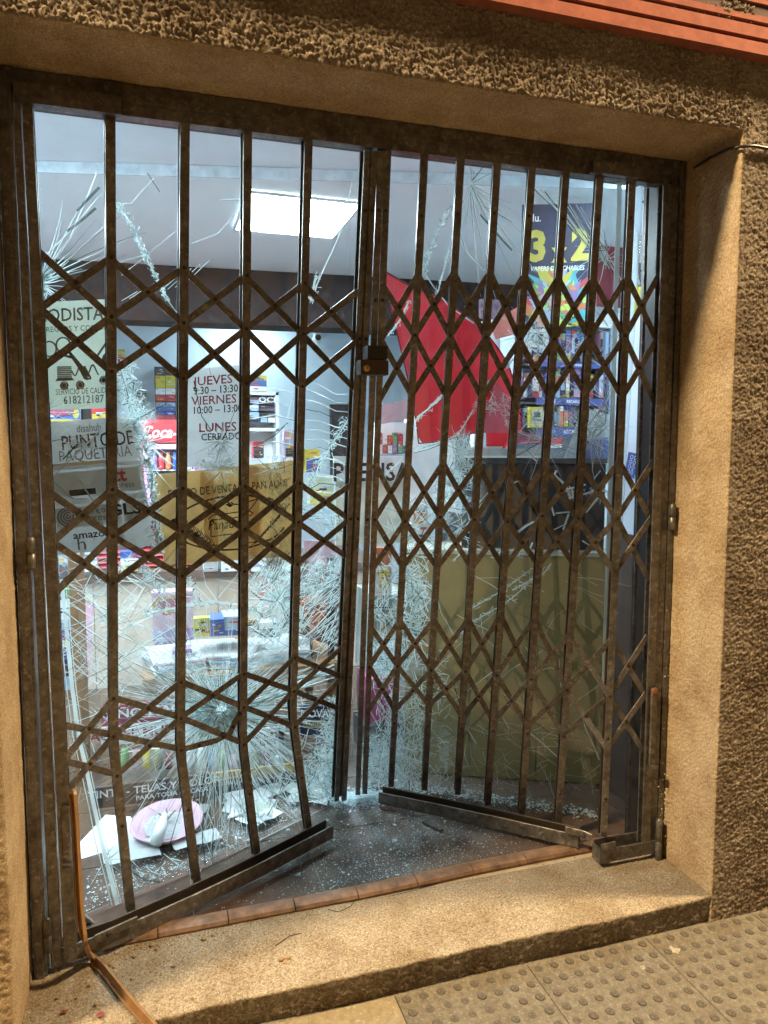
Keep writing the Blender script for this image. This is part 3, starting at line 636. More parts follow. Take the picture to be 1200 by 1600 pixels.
# ================================================================== the two broken glass doors
def pane(side, x0, x1, label):
    t = thing('glass_door', label, 'glass door'); nx, nz = 24, 44; mb = MB(); T = .006
    xs = np.linspace(0, 1, nx + 1); zs = np.linspace(.012, 2.30, nz + 1); vs = []
    for k in (0, 1):
        for z in zs:
            a, b_ = x0(z), x1(z)
            for s_ in xs: x = a + (b_ - a) * s_; vs.append((x, gy(side, x, z) + T * k, z))
    N = (nx + 1) * (nz + 1); fs = []
    for j in range(nz):
        for i in range(nx):
            a = j * (nx + 1) + i; fs.append((a, a + 1, a + nx + 2, a + nx + 1)); fs.append((N + a, N + a + nx + 1, N + a + nx + 2, N + a + 1))
    for j in range(nz):
        a = j * (nx + 1); fs.append((a, a + nx + 1, N + a + nx + 1, N + a)); a += nx; fs.append((a, N + a, N + a + nx + 1, a + nx + 1))
    for i in range(nx): a = i; fs.append((a, N + a, N + a + 1, a + 1)); a += nz * (nx + 1); fs.append((a, a + 1, N + a + 1, N + a))
    mb.add(vs, fs); mb.build('glass_pane', GLASS, t, True); return t
gdL = pane(0, lambda z: .045, lambda z: .985 + .02 * (1 - z / 2.25), 'left glass door, starred by an impact low in the middle')
gdR = pane(1, lambda z: 1.02 + .06 * (1 - z / 2.25), lambda z: 1.925, 'right glass door, cracked all over and crushed at its left edge')
q = MB(); q.box(.012, .044, .13, .18, .0, 2.27); q.build('door_frame', BLACKAL, gdL)
q = MB(); q.box(WX - .034, WX - .006, .07, .17, .0, 2.29); q.box(WX - .040, WX - .034, .08, .10, .0, 2.27); q.build('door_frame', BLACKAL, gdR)
q = MB(); q.box(.044, 1.0, .13, .19, 2.275, 2.33); q.build('door_head', mat('door_head_brown', (.06, .03, .032), .5), gdL)
q = MB(); q.box(1.001, WX - .05, .13, .19, 2.275, 2.33); q.build('door_head', MATS['door_head_brown'], gdR)
# pale edge strip of the right pane
mb = MB(); pts = [ong(968 - 24 * t, 285 + 780 * t, 1, -.004) for t in np.linspace(0, 1, 9)]
mb.sweep(pts, (-.4, -1, 0), .016, .006, 0, None); mb.build('edge_strip', fracture_mat('pane_edge', (.74, .84, .88), .25, .5), gdR)

class Cracks:
    def __init__(s, side): s.side = side; s.mb = {0: MB(), 1: MB()}
    def rib(s, pts, w, dark=0, taper=True, tilt=.7):
        """a fracture face: narrow tilted ribbon through the glass along picture points"""
        P = [ong(u, v, s.side, -.0015) for u, v in pts]; n = len(P)
        base = np.array([.3 if s.side == 0 else -.4, -1, -.1]); mb = s.mb[dark]; L = []
        for i, p in enumerate(P):
            d = unit(P[min(i + 1, n - 1)] - P[max(i - 1, 0)]); sd = unit(np.cross(d, base)); nn = np.cross(sd, d)
            a = random.uniform(-tilt, tilt); sd = sd * math.cos(a) + nn * math.sin(a)
            k = 1 if not taper else max(.25, 1 - .75 * i / max(1, n - 1))
            ww = w * k * np.linalg.norm(p - CAM) / FPX / 2; L.append((p + sd * ww, p - sd * ww))
        if not dark and w > .9 and random.random() < .4:
            s.mb[1].add([x for a_, b_ in L for x in (a_, a_ + (a_ - b_) * .45)], [(2 * i, 2 * i + 1, 2 * i + 3, 2 * i + 2) for i in range(n - 1)])
        vs = [x for ab in L for x in ab]; mb.add(vs, [(2 * i, 2 * i + 1, 2 * i + 3, 2 * i + 2) for i in range(n - 1)])
    def jag(s, pts, w=1.6, j=1.5, step=14, dark=0, taper=False, tilt=.7):
        j *= .45; step *= 1.7; out = [pts[0]]
        for a, b_ in zip(pts[:-1], pts[1:]):
            k = max(1, int(math.hypot(b_[0] - a[0], b_[1] - a[1]) / step))
            for i in range(1, k + 1):
                t = i / k; out.append((a[0] + (b_[0] - a[0]) * t + random.uniform(-j, j), a[1] + (b_[1] - a[1]) * t + random.uniform(-j, j)))
        s.rib(out, w, dark, taper, tilt)
    def fan(s, c, n, r0, r1, a0=0, a1=360, w=1.3, j=2., dark=.12, start=4, inside=None):
        for k in range(n):
            a = math.radians(a0 + (a1 - a0) * (k + random.uniform(.1, .9)) / n); r = random.uniform(r0, r1); bend = random.uniform(-.15, .15)
            st = random.uniform(start * .5, start * 1.6); pts = []
            for t in np.linspace(0, 1, 5):
                rr = st + (r - st) * t; aa = a + bend * t; pts.append((c[0] + rr * math.cos(aa), c[1] + rr * math.sin(aa)))
            if inside: pts = [p for p in pts if inside(*p)]
            if len(pts) > 1: s.jag(pts, w * random.uniform(.5, 1.3), j, 12, 1 if random.random() < dark else 0, True)
    def arcs(s, c, radii, a0, a1, w=1., gaps=.4, sq=1., inside=None):
        for r in radii:
            a = a0
            while a < a1:
                da = random.uniform(8, 26)
                if random.random() > gaps:
                    pts = [(c[0] + (r + random.uniform(-2, 2)) * math.cos(math.radians(x)), c[1] + sq * (r + random.uniform(-2, 2)) * math.sin(math.radians(x))) for x in np.linspace(a, a + da, 4)]
                    if not inside or all(inside(*p) for p in pts): s.rib(pts, w * random.uniform(.5, 1.4), 0, False)
                a += da
    def crush(s, poly, width, dens=1., l=(4, 13), w=(.6, 2.2), spread=1.):
        """crazed band: many short splinters scattered along a line"""
        for a, b_ in zip(poly[:-1], poly[1:]):
            L = math.hypot(b_[0] - a[0], b_[1] - a[1]); base = math.atan2(b_[1] - a[1], b_[0] - a[0])
            for _ in range(int(L * dens)):
                t = random.random(); o = random.gauss(0, width / 2); cx = a[0] + (b_[0] - a[0]) * t - math.sin(base) * o; cy = a[1] + (b_[1] - a[1]) * t + math.cos(base) * o
                an = base + random.choice((-1, 1)) * random.uniform(0, 1.5) * spread; ln = random.uniform(*l) / 2
                s.rib([(cx - ln * math.cos(an), cy - ln * math.sin(an)), (cx + ln * math.cos(an), cy + ln * math.sin(an))], random.uniform(*w), 1 if random.random() < .06 else 0, True, 1.0)
    def web(s, x0, y0, x1, y1, n, lmin=10, lmax=40, ang=None, w=(.5, 1.5), inside=None):
        for _ in range(n):
            cx, cy = random.uniform(x0, x1), random.uniform(y0, y1)
            if inside and not inside(cx, cy): continue
            a = random.uniform(0, math.pi) if ang is None else math.radians(random.choice(ang) + random.gauss(0, 9)); l_ = random.uniform(lmin, lmax) / 2
            s.jag([(cx - l_ * math.cos(a), cy - l_ * math.sin(a)), (cx + random.gauss(0, l_ * .15), cy + random.gauss(0, l_ * .15)), (cx + l_ * math.cos(a), cy + l_ * math.sin(a))], random.uniform(*w), 1., 9, 1 if random.random() < .1 else 0)
    def build(s, t):
        for k, m_, nm in ((0, CRACK, 'crack_lines'), (1, CRACKD, 'dark_crack_lines')):
            o = s.mb[k].build(nm, m_, t); o['kind'] = 'stuff'
inL = lambda u, v: 48 < u < 560 - (v - 240) * .034 and v < 1425 - (u - 100) * .42
c = Cracks(0)
# upper left star
c.fan((60, 440), 16, 70, 190, -68, -8, 1.5, 1.5, .35, inside=inL); c.fan((62, 444), 14, 20, 60, -80, 80, 2.2, 2, .1); c.crush([(60, 425), (70, 470)], 14, 1.2)
c.jag([(110, 370), (152, 268)], 1.4); c.jag([(120, 330), (155, 292)], 3.5, dark=1); c.jag([(105, 362), (150, 325)], 3.5, 2, dark=1); c.jag([(60, 410), (120, 350), (160, 300)], 1.2)
# long bright splinter line
ln = [(184, 318), (205, 352), (222, 390), (240, 425), (264, 472)]; c.jag(ln, 2.2, 1.5, 8); c.crush(ln, 5, 1.2, (4, 9), (1., 2.6), .6); c.jag([(184, 318), (205, 318), (240, 278)], 1.2); c.jag([(230, 270), (250, 300)], 1.2, dark=1); c.jag([(264, 472), (300, 520), (325, 560), (330, 585)], 1.)
c.jag([(190, 430), (240, 390), (275, 360)], .9); c.jag([(300, 380), (340, 365), (375, 325)], 1.); c.jag([(345, 312), (372, 311)], 1.6)
c.jag([(550, 284), (542, 320), (528, 372), (508, 415), (495, 445), (488, 475)], 2.0, 1.2, 10); c.jag([(494, 430), (485, 470)], 3.2, 1.5, dark=0); c.crush([(498, 425), (488, 470)], 5, .8)
for k in range(9): c.jag([(190 + 12 * k, 470 - 3 * k), (215 + 14 * k, 455 - 6 * k)], .8, 1)
# wide crushed band
bd = [(188, 570), (202, 620), (216, 662), (228, 700), (236, 750), (243, 805), (249, 865)]
for (p0, p1), wd in zip(zip(bd[:-1], bd[1:]), (20, 20, 15, 10, 8, 8)): c.crush([p0, p1], wd, 3.2, (5, 16), (.8, 2.6)); c.jag([p0, p1], 2.5, 2, 8)
c.jag([(228, 690), (250, 712), (272, 728)], 2.8, 1.5); c.jag([(228, 700), (246, 738), (270, 765)], 1.4); c.jag([(215, 655), (262, 630)], 2., 1, dark=1); c.fan((232, 690), 9, 30, 60, -30, 60, 1.4)
# grey poster cracks
for p0 in ((70, 640), (85, 655), (78, 690)): c.fan(p0, 6, 25, 70, -60, 50, 1.1, 2, .3)
c.crush([(110, 690), (150, 700)], 14, 1.6, (5, 14), (.6, 1.4)); c.jag([(82, 745), (108, 720), (125, 705), (150, 680), (162, 664)], 1.8); c.jag([(98, 718), (120, 695)], 2.4, dark=1); c.jag([(120, 745), (132, 762), (152, 790), (162, 805)], 2.2, 1.5); c.jag([(82, 750), (115, 780)], 1.2)
# poster star
c.fan((345, 690), 15, 18, 55, 0, 360, 1.5, 2, .75); c.crush([(345, 690), (348, 735)], 12, 1.3, (6, 16), (.7, 1.6)); c.fan((345, 735), 18, 20, 62, 0, 360, 1.2, 2, .4); c.crush([(305, 728), (375, 735)], 8, .9); c.jag([(303, 595), (315, 650), (330, 672)], 1.6, 2, dark=1)
c.crush([(348, 740), (346, 800), (342, 850)], 16, .9, (8, 22), (.5, 1.2), .5); c.crush([(425, 715), (432, 760), (440, 860)], 22, 1.4, (6, 20), (.6, 1.5), .7); c.fan((425, 735), 14, 20, 60, 0, 360, 1.2, 2, .25)
# curved lines towards the middle stile
for k in range(13):
    y_ = 600 + 14 * k; b_ = 10 - k * 1.1; c.jag([(478, y_ - 8 + 2 * k), (500, y_ + b_ - 8 + k), (525, y_ + b_ + 6), (545, y_ + 16)], random.uniform(.8, 1.7), .7, 9, 1 if k % 4 == 3 else 0)
ln = [(546, 652), (530, 676), (512, 705), (498, 728), (484, 762)]; c.jag(ln, 3., 2, 7); c.crush(ln, 8, 1.6, (4, 11), (.8, 2.2))
for k in range(7): c.jag([(395, 610 + 22 * k), (430, 606 + 21 * k), (468, 618 + 20 * k)], random.uniform(.8, 1.8), .8, 12)
c.jag([(462, 600), (450, 650), (440, 690), (430, 720)], 1.2, 1, dark=0); c.jag([(468, 610), (458, 660), (452, 700)], 1.); c.jag([(395, 700), (430, 680), (450, 660)], 2., 1, dark=1)
# lower mesh of crossing cracks
c.web(92, 880, 275, 1090, 60, 50, 170, (34, 37, -36, -33), (.3, .8), inL); c.web(92, 880, 275, 1080, 62, 40, 130, (35, 38, -38, -33), (.6, 1.5), inL); c.web(92, 1080, 275, 1200, 26, 30, 90, (30, -40, 70), (.5, 1.2), inL)
c.jag([(196, 1025), (230, 1005), (262, 985), (290, 970)], 2., 1.2); c.jag([(190, 985), (225, 968), (270, 950), (300, 942)], 1.8, 1.2); c.jag([(100, 955), (140, 985), (165, 1002), (200, 1030), (270, 1062)], 1.8); c.jag([(95, 905), (130, 925), (165, 960)], 1.4); c.jag([(120, 880), (135, 868), (165, 860)], 2.)
c.crush([(222, 885), (245, 915), (262, 935)], 10, 1.6); c.crush([(292, 905), (300, 930), (310, 945)], 10, 1.3); c.jag([(290, 900), (330, 940)], 1.6); c.jag([(340, 935), (365, 905), (390, 870)], 1.8); c.jag([(314, 880), (322, 915), (340, 940)], 1.8)
c.jag([(225, 960), (280, 948), (330, 940), (370, 945), (400, 955), (440, 975), (470, 985)], 3., 2, 9); c.crush([(225, 960), (330, 941), (400, 955), (470, 985)], 8, 1.0)
# crushed area left of the middle stile
c.fan((438, 935), 40, 40, 110, 0, 360, 1.8, 2, .05); c.web(395, 860, 540, 1010, 160, 15, 60, (-50, -44, -56, 24, 36), (.3, .9), inL); c.web(395, 860, 470, 1000, 110, 20, 60, (-52, -45, -60, 30), (.7, 2.2), inL); c.web(472, 860, 540, 1010, 90, 25, 70, (-48, -40, -58), (.7, 2.2), lambda u, v: inL(u, v) and v > 1000 - (u - 440) * 1.3)
c.crush([(478, 930), (500, 895), (535, 870)], 12, 2, (6, 18), (.7, 2.)); c.crush([(440, 780), (500, 800), (540, 830)], 22, 1.6, (8, 24), (.6, 1.8), .6)
# the impact
I = (345, 1108)
c.fan(I, 170, 60, 230, 0, 360, .8, .5, .12, 14, inL); c.fan(I, 90, 140, 300, 20, 160, .7, .6, .2, 40, inL); c.fan(I, 130, 70, 190, 0, 360, 1.6, 1.6, .06, 12, inL); c.fan(I, 80, 40, 110, 0, 360, 1.5, 1.2, .05, 10, inL); c.fan(I, 60, 120, 260, 40, 150, 1.2, 2, .2, 30, inL); c.fan(I, 34, 120, 210, -35, 20, 2.2, 1.4, .03, 40, inL); c.fan(I, 30, 90, 180, 160, 215, 1.7, 1.4, .05, 40, inL)
c.arcs(I, (26, 38, 52, 68, 86, 104), 180, 360, 1.5, .3, .62, inL); c.arcs(I, (130, 160), 180, 350, 1.2, .5, .62, inL); c.arcs(I, (60, 110, 150, 190), 0, 180, .9, .6, 1, inL)
c.crush([(300, 1128), (345, 1120), (390, 1130)], 34, 9., (3, 9), (.4, 1.)); c.crush([(305, 1125), (345, 1118), (385, 1128)], 26, 9., (4, 14), (.5, 1.6)); c.crush([(315, 1140), (345, 1150), (375, 1140)], 26, 4., (5, 16), (.5, 1.3)); c.crush([(280, 1085), (345, 1070), (400, 1085)], 24, 2., (6, 20), (.6, 1.6))
for k in range(6): c.jag([(400 + 8 * k, 1100 - 6 * k), (470, 1075 - 3 * k + random.uniform(-8, 8)), (522, 1052 + random.uniform(-14, 14))], random.uniform(1.4, 4.2), 1, 12)
for k in range(5): c.jag([(270 - 6 * k, 1120 + 5 * k), (215, 1135 + 6 * k), (160, 1150 + 4 * k)], random.uniform(1.2, 3.), 1, 12)
# crazed corner by the stile
c.web(440, 1110, 524, 1250, 260, 8, 26, None, (.3, .8), lambda u, v: u > 522 - (v - 1090) * .55); c.web(455, 1130, 524, 1250, 330, 10, 34, None, (.6, 1.6), lambda u, v: u > 522 - (v - 1100) * .45); c.web(380, 1160, 470, 1270, 46, 30, 90, (55, 50, 45, -60), (.7, 1.7), inL); c.crush([(520, 1090), (517, 1245)], 10, 2.2)
# lower left breaks
c.jag([(270, 1170), (235, 1235), (205, 1285)], 1.5); c.jag([(285, 1255), (265, 1320), (245, 1370)], 1.8, 1.5, dark=1); c.jag([(205, 1362), (225, 1375), (250, 1378)], 2., 1.5, dark=1); c.web(205, 1335, 300, 1385, 22, 16, 50, (20, 45, 65, -50), (.8, 1.6), inL); c.fan((162, 1345), 8, 15, 45, -70, 120, 1.6, 1.5, .4)
c.jag([(318, 1270), (316, 1310), (322, 1352)], 2., 2, dark=1); c.web(310, 1180, 400, 1350, 40, 40, 120, (85, 95, 80, 102), (.6, 1.4), inL)
# pale upright edge of the broken pane on the left
e_ = [(96, 905), (104, 985), (113, 1075), (123, 1150), (140, 1225), (160, 1320), (184, 1415)]; c.jag(e_, 5.5, .6, 20, 0, False, .25); c.jag([(x - 9, y) for x, y in e_], 1.4, .5, 20); c.jag([(x + 6, y) for x, y in e_], 1.2, .5, 20)
# bottom edge of the pane
c.jag([(205, 1410), (315, 1360), (407, 1312), (467, 1282), (520, 1258)], 2.2, .6, 16, 0, False, .3)
c.build(gdL)
inR = lambda u, v: 608 - (v - 240) * .032 < u < 968 - (v - 285) * .025
c = Cracks(1)
c.fan((735, 287), 18, 60, 190, 20, 110, 1.5, 1.5, .2, inside=inR); c.fan((735, 287), 6, 20, 50, -100, 10, 1.2); c.jag([(750, 335), (775, 365), (800, 392)], 3., 1.5, dark=1); c.jag([(755, 320), (800, 345)], 1.6); c.jag([(700, 300), (695, 283), (715, 292)], 1.2)
ln = [(708, 322), (694, 342), (682, 366), (668, 400), (662, 425)]; c.jag(ln, 2.4, 1.5, 8); c.crush(ln, 5, 1.1, (4, 8), (1., 2.2), .7); c.jag([(662, 425), (676, 445), (700, 478), (740, 505)], 1.8); c.jag([(720, 365), (730, 395), (775, 440)], 1.2)
for k in range(12): c.jag([(830 + 7 * k, 290 + 3 * k), (862 + 8 * k, 322 + 7 * k), (905 + 6 * k, 372 + 6 * k)], random.uniform(.8, 2.), 1.5, 12, 1 if k % 3 == 0 else 0)
c.fan((950, 392), 16, 20, 80, 90, 270, 1.6, 2, .1, inside=inR); c.fan((945, 405), 10, 20, 50, -90, 60, 1.2)
c.web(815, 490, 955, 700, 85, 20, 70, (-48, 40, 35, -60), (.6, 1.7), inR); c.fan((838, 520), 20, 30, 80, 0, 360, 1.4, 2, .1); c.fan((848, 690), 22, 30, 80, 0, 360, 1.5, 2, .1); c.fan((945, 668), 22, 25, 70, 90, 280, 1.4, 2, .1); c.fan((925, 685), 16, 25, 75, 0, 360, 1.5, 2, .1)
for ln in ([(604, 740), (640, 705), (650, 657), (692, 616), (705, 600)], [(640, 705), (690, 690), (716, 680), (740, 640)], [(650, 520), (680, 470), (705, 380)], [(606, 525), (625, 500), (640, 470)], [(760, 600), (790, 575), (815, 545)]): c.jag(ln, 2., 1.5, 8); c.crush(ln, 4, .5, (4, 8), (.8, 1.8), .6)
c.jag([(652, 652), (690, 622)], 2.6); c.jag([(645, 706), (668, 700), (695, 690)], 3.); c.crush([(722, 690), (714, 730), (706, 760)], 16, 2.6, (6, 22), (.7, 2.), .35); c.crush([(745, 640), (775, 625), (800, 660)], 18, 1.2, (8, 22), (.6, 1.4)); c.fan((720, 705), 20, 20, 55, 0, 360, 1.3)
c.crush([(685, 770), (715, 750), (742, 722)], 22, 2.6, (5, 18), (.7, 2.2)); c.web(640, 770, 745, 870, 120, 12, 45, (-50, -40, 60, 20), (.6, 1.8), inR); c.web(592, 780, 640, 870, 40, 12, 40, None, (.5, 1.2), inR)
for ln, w_ in (([(808, 832), (822, 822), (834, 815)], 4), ([(790, 752), (792, 800)], 2), ([(800, 756), (812, 750)], 2), ([(870, 735), (866, 742), (884, 758), (892, 778)], 4), ([(885, 765), (915, 757)], 3), ([(885, 780), (940, 764)], 3), ([(893, 762), (896, 778)], 3), ([(868, 802), (890, 800)], 3), ([(862, 792), (866, 806)], 3),
               ([(915, 800), (935, 778)], 4), ([(880, 828), (890, 800)], 3), ([(865, 828), (885, 818)], 2), ([(878, 840), (900, 812)], 3), ([(852, 870), (866, 852)], 3), ([(826, 862), (832, 848)], 3), ([(928, 748), (938, 735)], 2), ([(935, 765), (955, 770)], 3), ([(910, 845), (925, 855)], 2), ([(838, 720), (822, 705)], 2), ([(790, 818), (800, 800)], 2)): c.jag(ln, w_, 1, 8)
c.crush([(885, 770), (930, 768)], 14, .8); c.crush([(930, 760), (955, 800)], 10, .6); c.crush([(760, 862), (850, 866)], 6, .9, (4, 12), (.6, 2.))
# crushed left edge
zone = lambda u, v: u < 668 - (v - 880) * .02
c.web(586, 870, 668, 1235, 560, 8, 40, None, (.5, 1.5), zone); c.web(628, 880, 660, 990, 150, 8, 30, None, (.7, 1.8)); c.crush([(590, 1035), (640, 1025)], 12, 3.); c.jag([(577, 1045), (600, 1040), (625, 1035)], 4.5, 1.5); c.crush([(625, 1100), (615, 1230)], 26, 4, (6, 20), (.4, 1.1), .7); c.crush([(585, 1150), (578, 1235)], 14, 3, (6, 18), (.5, 1.2)); c.web(640, 1030, 700, 1235, 130, 8, 30, None, (.4, 1.), inR)
# cracks over the board
for ln in ([(735, 952), (790, 920), (832, 888)], [(738, 972), (800, 935), (838, 900)], [(800, 922), (850, 895), (862, 880)], [(690, 1020), (705, 1005), (740, 970)]): c.jag(ln, 1.3, 2, 10); c.crush(ln, 4, .5, (4, 9), (.5, 1.3), .7)
for k in range(16): c.jag([(665 + 20 * k, 1085 + random.uniform(-30, 70)), (700 + 18 * k, 1100 + random.uniform(-20, 60)), (745 + 16 * k, 1128 + random.uniform(-20, 60))], random.uniform(.8, 1.6), 2, 12, 1 if k % 4 else 0)
c.web(680, 900, 950, 1100, 26, 30, 110, (28, 20, -32, 60), (.3, .8), inR); c.web(680, 1130, 950, 1235, 90, 15, 60, (25, 10, -30, 70), (.3, .7), inR)
c.build(gdR)

# ================================================================== posters on the glass
def gquad(pts, side, o=.014): return Quad(*[ong(u, v, side, o) for u, v in pts])
def curve_pts(f, n=16): return [f(t) for t in np.linspace(0, 1, n)]
def ell(cx, cy, rx, ry, a0, a1, n=18): return [(cx + rx * math.cos(math.radians(a)), cy + ry * math.sin(math.radians(a))) for a in np.linspace(a0, a1, n)]
def sheet_thing(name, label, cat, Q, m, t=.0015):
    root = thing(name, label, cat); mb = MB(); Q.slab(mb, m, t); mb.build('sheet', None, root); return root

# seamstress poster
Q = gquad([(46, 473), (177, 467), (179, 637), (57, 642)], 0); r = sheet_thing('poster', 'pale poster of a seamstress with scissors, top left behind the gate', 'poster', Q, CREAM)
mb = MB(); Q.text(mb, 'MODISTA', .46, .13, .12, INKG, 0, .012, fit=.82); Q.text(mb, 'ARREGLOS Y COSTURA', .52, .255, .05, INKG, bold=.008, fit=.92)
Q.text(mb, 'SERVICIO DE CALIDAD', .62, .835, .055, INKG, bold=.008, fit=.74); Q.text(mb, '618212187', .60, .915, .075, INKG, bold=.012, fit=.52); mb.build('lettering', None, r)
mb = MB(); asp = Q.h / Q.w
for cx, cy, rx in ((.20, .43, .085), (.37, .40, .085)): Q.line(mb, ell(cx, cy, rx, rx * 1.15 / asp, 0, 360), .0045, INKG)
Q.line(mb, [(.42, .45), (.60, .62), (.68, .70)], .008, INKG); Q.line(mb, [(.27, .47), (.48, .52), (.66, .73)], .007, INKG); Q.line(mb, [(.62, .60), (.70, .72), (.62, .72), (.52, .56)], .005, INKG)
Q.line(mb, [(.78, .52), (.90, .40), (.93, .36)], .006, INKG); Q.line(mb, ell(.93, .365, .02, .018, 0, 360, 8), .004, INKG)
for k in range(7): Q.line(mb, [(.28, .60 + .017 * k), (.46, .605 + .017 * k)], .004, INKG)
Q.poly(mb, [(.25, .73), (.49, .73), (.46, .70), (.28, .70)], INKG); Q.line(mb, curve_pts(lambda t: (.46 + .34 * t, .64 + .05 * math.sin(t * 14))), .004, INKG)
for cx, cy in ((.36, .775), (.56, .775), (.86, .74)): Q.poly(mb, ell(cx, cy, .055, .052 / asp * 1.1, 0, 340, 12), INKG); Q.line(mb, ell(cx, cy, .03, .03, 0, 360, 10), .003, CREAM, .0014)
Q.poly(mb, ell(.92, .56, .08, .08, 0, 340, 12), INKG); mb.build('drawing', None, r)

# parcel point notice
Q = gquad([(68, 661), (208, 649), (243, 852), (84, 868)], 0); r = sheet_thing('notice_board', 'grey parcel collection notice with carrier names below the seamstress poster', 'notice', Q, GREYP)
mb = MB(); Q.rect(mb, .03, .31, .72, .335, INKW, .0008); Q.rect(mb, .03, .335, .97, .36, mat('notice_tape', (.7, .7, .69), .6, translucent=.7)); Q.rect(mb, .62, .36, .70, .93, MATS['notice_tape']); Q.rect(mb, .03, .58, .97, .625, MATS['notice_tape'])
for a0, b0, a1, b1 in ((.05, .38, .6, .565), (.72, .38, .96, .56), (.05, .645, .6, .80), (.72, .645, .96, .79)): Q.rect(mb, a0, b0, a1, b1, mat('notice_card', (.52, .47, .40), .7, translucent=.7), .0009)
Q.rect(mb, .2, .515, .47, .56, NAVY, .0013); mb.build('panels', None, r)
mb = MB(); Q.text(mb, 'disahub', .48, .065, .06, INKG, bold=.006, fit=.27); Q.text(mb, 'PUNTO DE', .56, .165, .105, INK, bold=.012, fit=.78); Q.text(mb, 'PAQUETERIA', .52, .262, .085, INKG, bold=-.002, fit=.78)
Q.text(mb, 'tt', .74, .435, .10, REDP, bold=.03); Q.text(mb, 'press', .79, .51, .045, INKG); Q.text(mb, 'GLS', .74, .70, .085, NAVY, bold=.03, sx=1.2); Q.text(mb, 'Correos', .41, .685, .05, INKG, bold=.006); Q.text(mb, 'Express', .42, .74, .05, INKG, bold=.006); Q.text(mb, 'amazon', .38, .865, .058, INK, bold=.012); Q.text(mb, 'h', .27, .935, .10, INKG)
for k in range(4): Q.line(mb, ell(.17, .715, .02 + .028 * k, (.02 + .028 * k) * Q.w / Q.h, -30, 290, 14), .004, INKG)
mb.build('lettering', None, r)

# opening hours
Q = gquad([(288, 578), (384, 569), (387, 729), (289, 730)], 0); r = sheet_thing('opening_hours_sign', 'white opening hours sheet with red weekdays on the left glass', 'sign', Q, PAPER)
mb = MB()
for t_, a, b_, h_, m_ in (('JUEVES', .46, .13, .088, INKR), ('9:30 – 13:30', .50, .225, .075, INK), ('VIERNES', .47, .325, .088, INKR), ('10:00 – 13:00', .52, .42, .075, INK), ('LUNES', .52, .60, .090, INKR), ('CERRADO', .58, .695, .072, INK)):
    Q.text(mb, t_, a, b_, h_, m_, bold=.012, fit={'JUEVES': .64, '9:30 – 13:30': .72, 'VIERNES': .73, '10:00 – 13:00': .78, 'LUNES': .6, 'CERRADO': .65}[t_])
mb.build('lettering', None, r)

# bread sign on kraft card
Q = gquad([(240, 742), (463, 719), (465, 868), (257, 884)], 0, .02); r = sheet_thing('bread_sign', 'brown cardboard bread sign with a wheat emblem behind the bars', 'sign', Q, KRAFT, .004)
mb = MB(); Q.text(mb, 'PUNTO DE VENTA DE PAN AQUI', .50, .225, .085, INK, bold=.012, fit=.84); Q.text(mb, 'Panadería', .475, .60, .105, INK, shear=.25, bold=.004, sx=.8); mb.build('lettering', None, r)
mb = MB(); Q.line(mb, ell(.5, .6, .42, .30, 190, 300, 20), .006, INK); Q.line(mb, ell(.5, .58, .42, .30, 20, 160, 20), .0055, INK); Q.line(mb, ell(.5, .6, .42, .32, 310, 352, 8), .007, INK)
Q.line(mb, [(.33, .53), (.36, .49), (.62, .475), (.66, .50), (.64, .53), (.35, .54), (.34, .72), (.60, .70), (.62, .55)], .0035, INK); Q.line(mb, [(.62, .49), (.70, .36), (.55, .40), (.46, .36)], .004, INK); Q.poly(mb, [(.46, .39), (.50, .36), (.53, .40), (.49, .42)], INK)
for sx, bx in ((1, .14), (-1, .88)):
    for k in range(11):
        t = k / 10; cx, cy = bx + sx * .22 * t, .52 + .30 * t
        for d in (-1, 1): Q.poly(mb, [(cx, cy), (cx - sx * .035 + d * .012, cy - .055 - d * .02), (cx - sx * .05 + d * .025, cy - .05 - d * .05), (cx - sx * .012 + d * .016, cy - d * .015)], INK)
    Q.line(mb, [(bx, .52), (bx + sx * .25, .86)], .0025, INK); Q.line(mb, [(bx + sx * .10, .80), (bx + sx * .27, .82)], .003, INK)
for a in (.3, .62): Q.rect(mb, a, .02, a + .09, .98, KRAFT2, .0006)
mb.build('emblem', None, r)

# vape offer poster
Q = Quad(*[aty(u, v, 1.12) for u, v in ((816, 320), (933, 317), (929, 512), (811, 515))]); r = sheet_thing('poster', 'navy poster reading 3x2 in yellow over a burst of colours', 'poster', Q, NAVY)
mb = MB(); cols = [BLUE, LBLUE, ORNG, GREEN, PINK, PURP, REDP, YELL, mat('teal_print', (.05, .34, .38), .5), mat('lime_print', (.42, .6, .1), .5)]
for k in range(190):
    a = random.uniform(-165, -15) if k < 130 else random.uniform(0, 360); rr = random.uniform(.12, .62) * (1 if k < 130 else .6); cx, cy = .5 + random.gauss(0, .10), .86 + random.gauss(0, .07); w_ = random.uniform(.03, .09); a = math.radians(a)
    tip = (cx + rr * math.cos(a), cy + rr * .62 * math.sin(a)); ml = (cx + rr * .6 * math.cos(a) - w_ * math.sin(a), cy + (rr * .6 * math.sin(a) + w_ * math.cos(a)) * .62); mr = (cx + rr * .6 * math.cos(a) + w_ * math.sin(a), cy + (rr * .6 * math.sin(a) - w_ * math.cos(a)) * .62)
    P4 = [(min(.985, max(.015, x)), min(.985, max(.5, y))) for x, y in ((cx, cy), ml, tip, mr)]
    Q.poly(mb, P4, random.choice(cols), .0008 + .0000045 * k)
Q.poly(mb, [(.16, .50), (.28, .50), (.52, .66), (.50, .74)], YELL, .0018); mb.build('colour_burst', None, r)
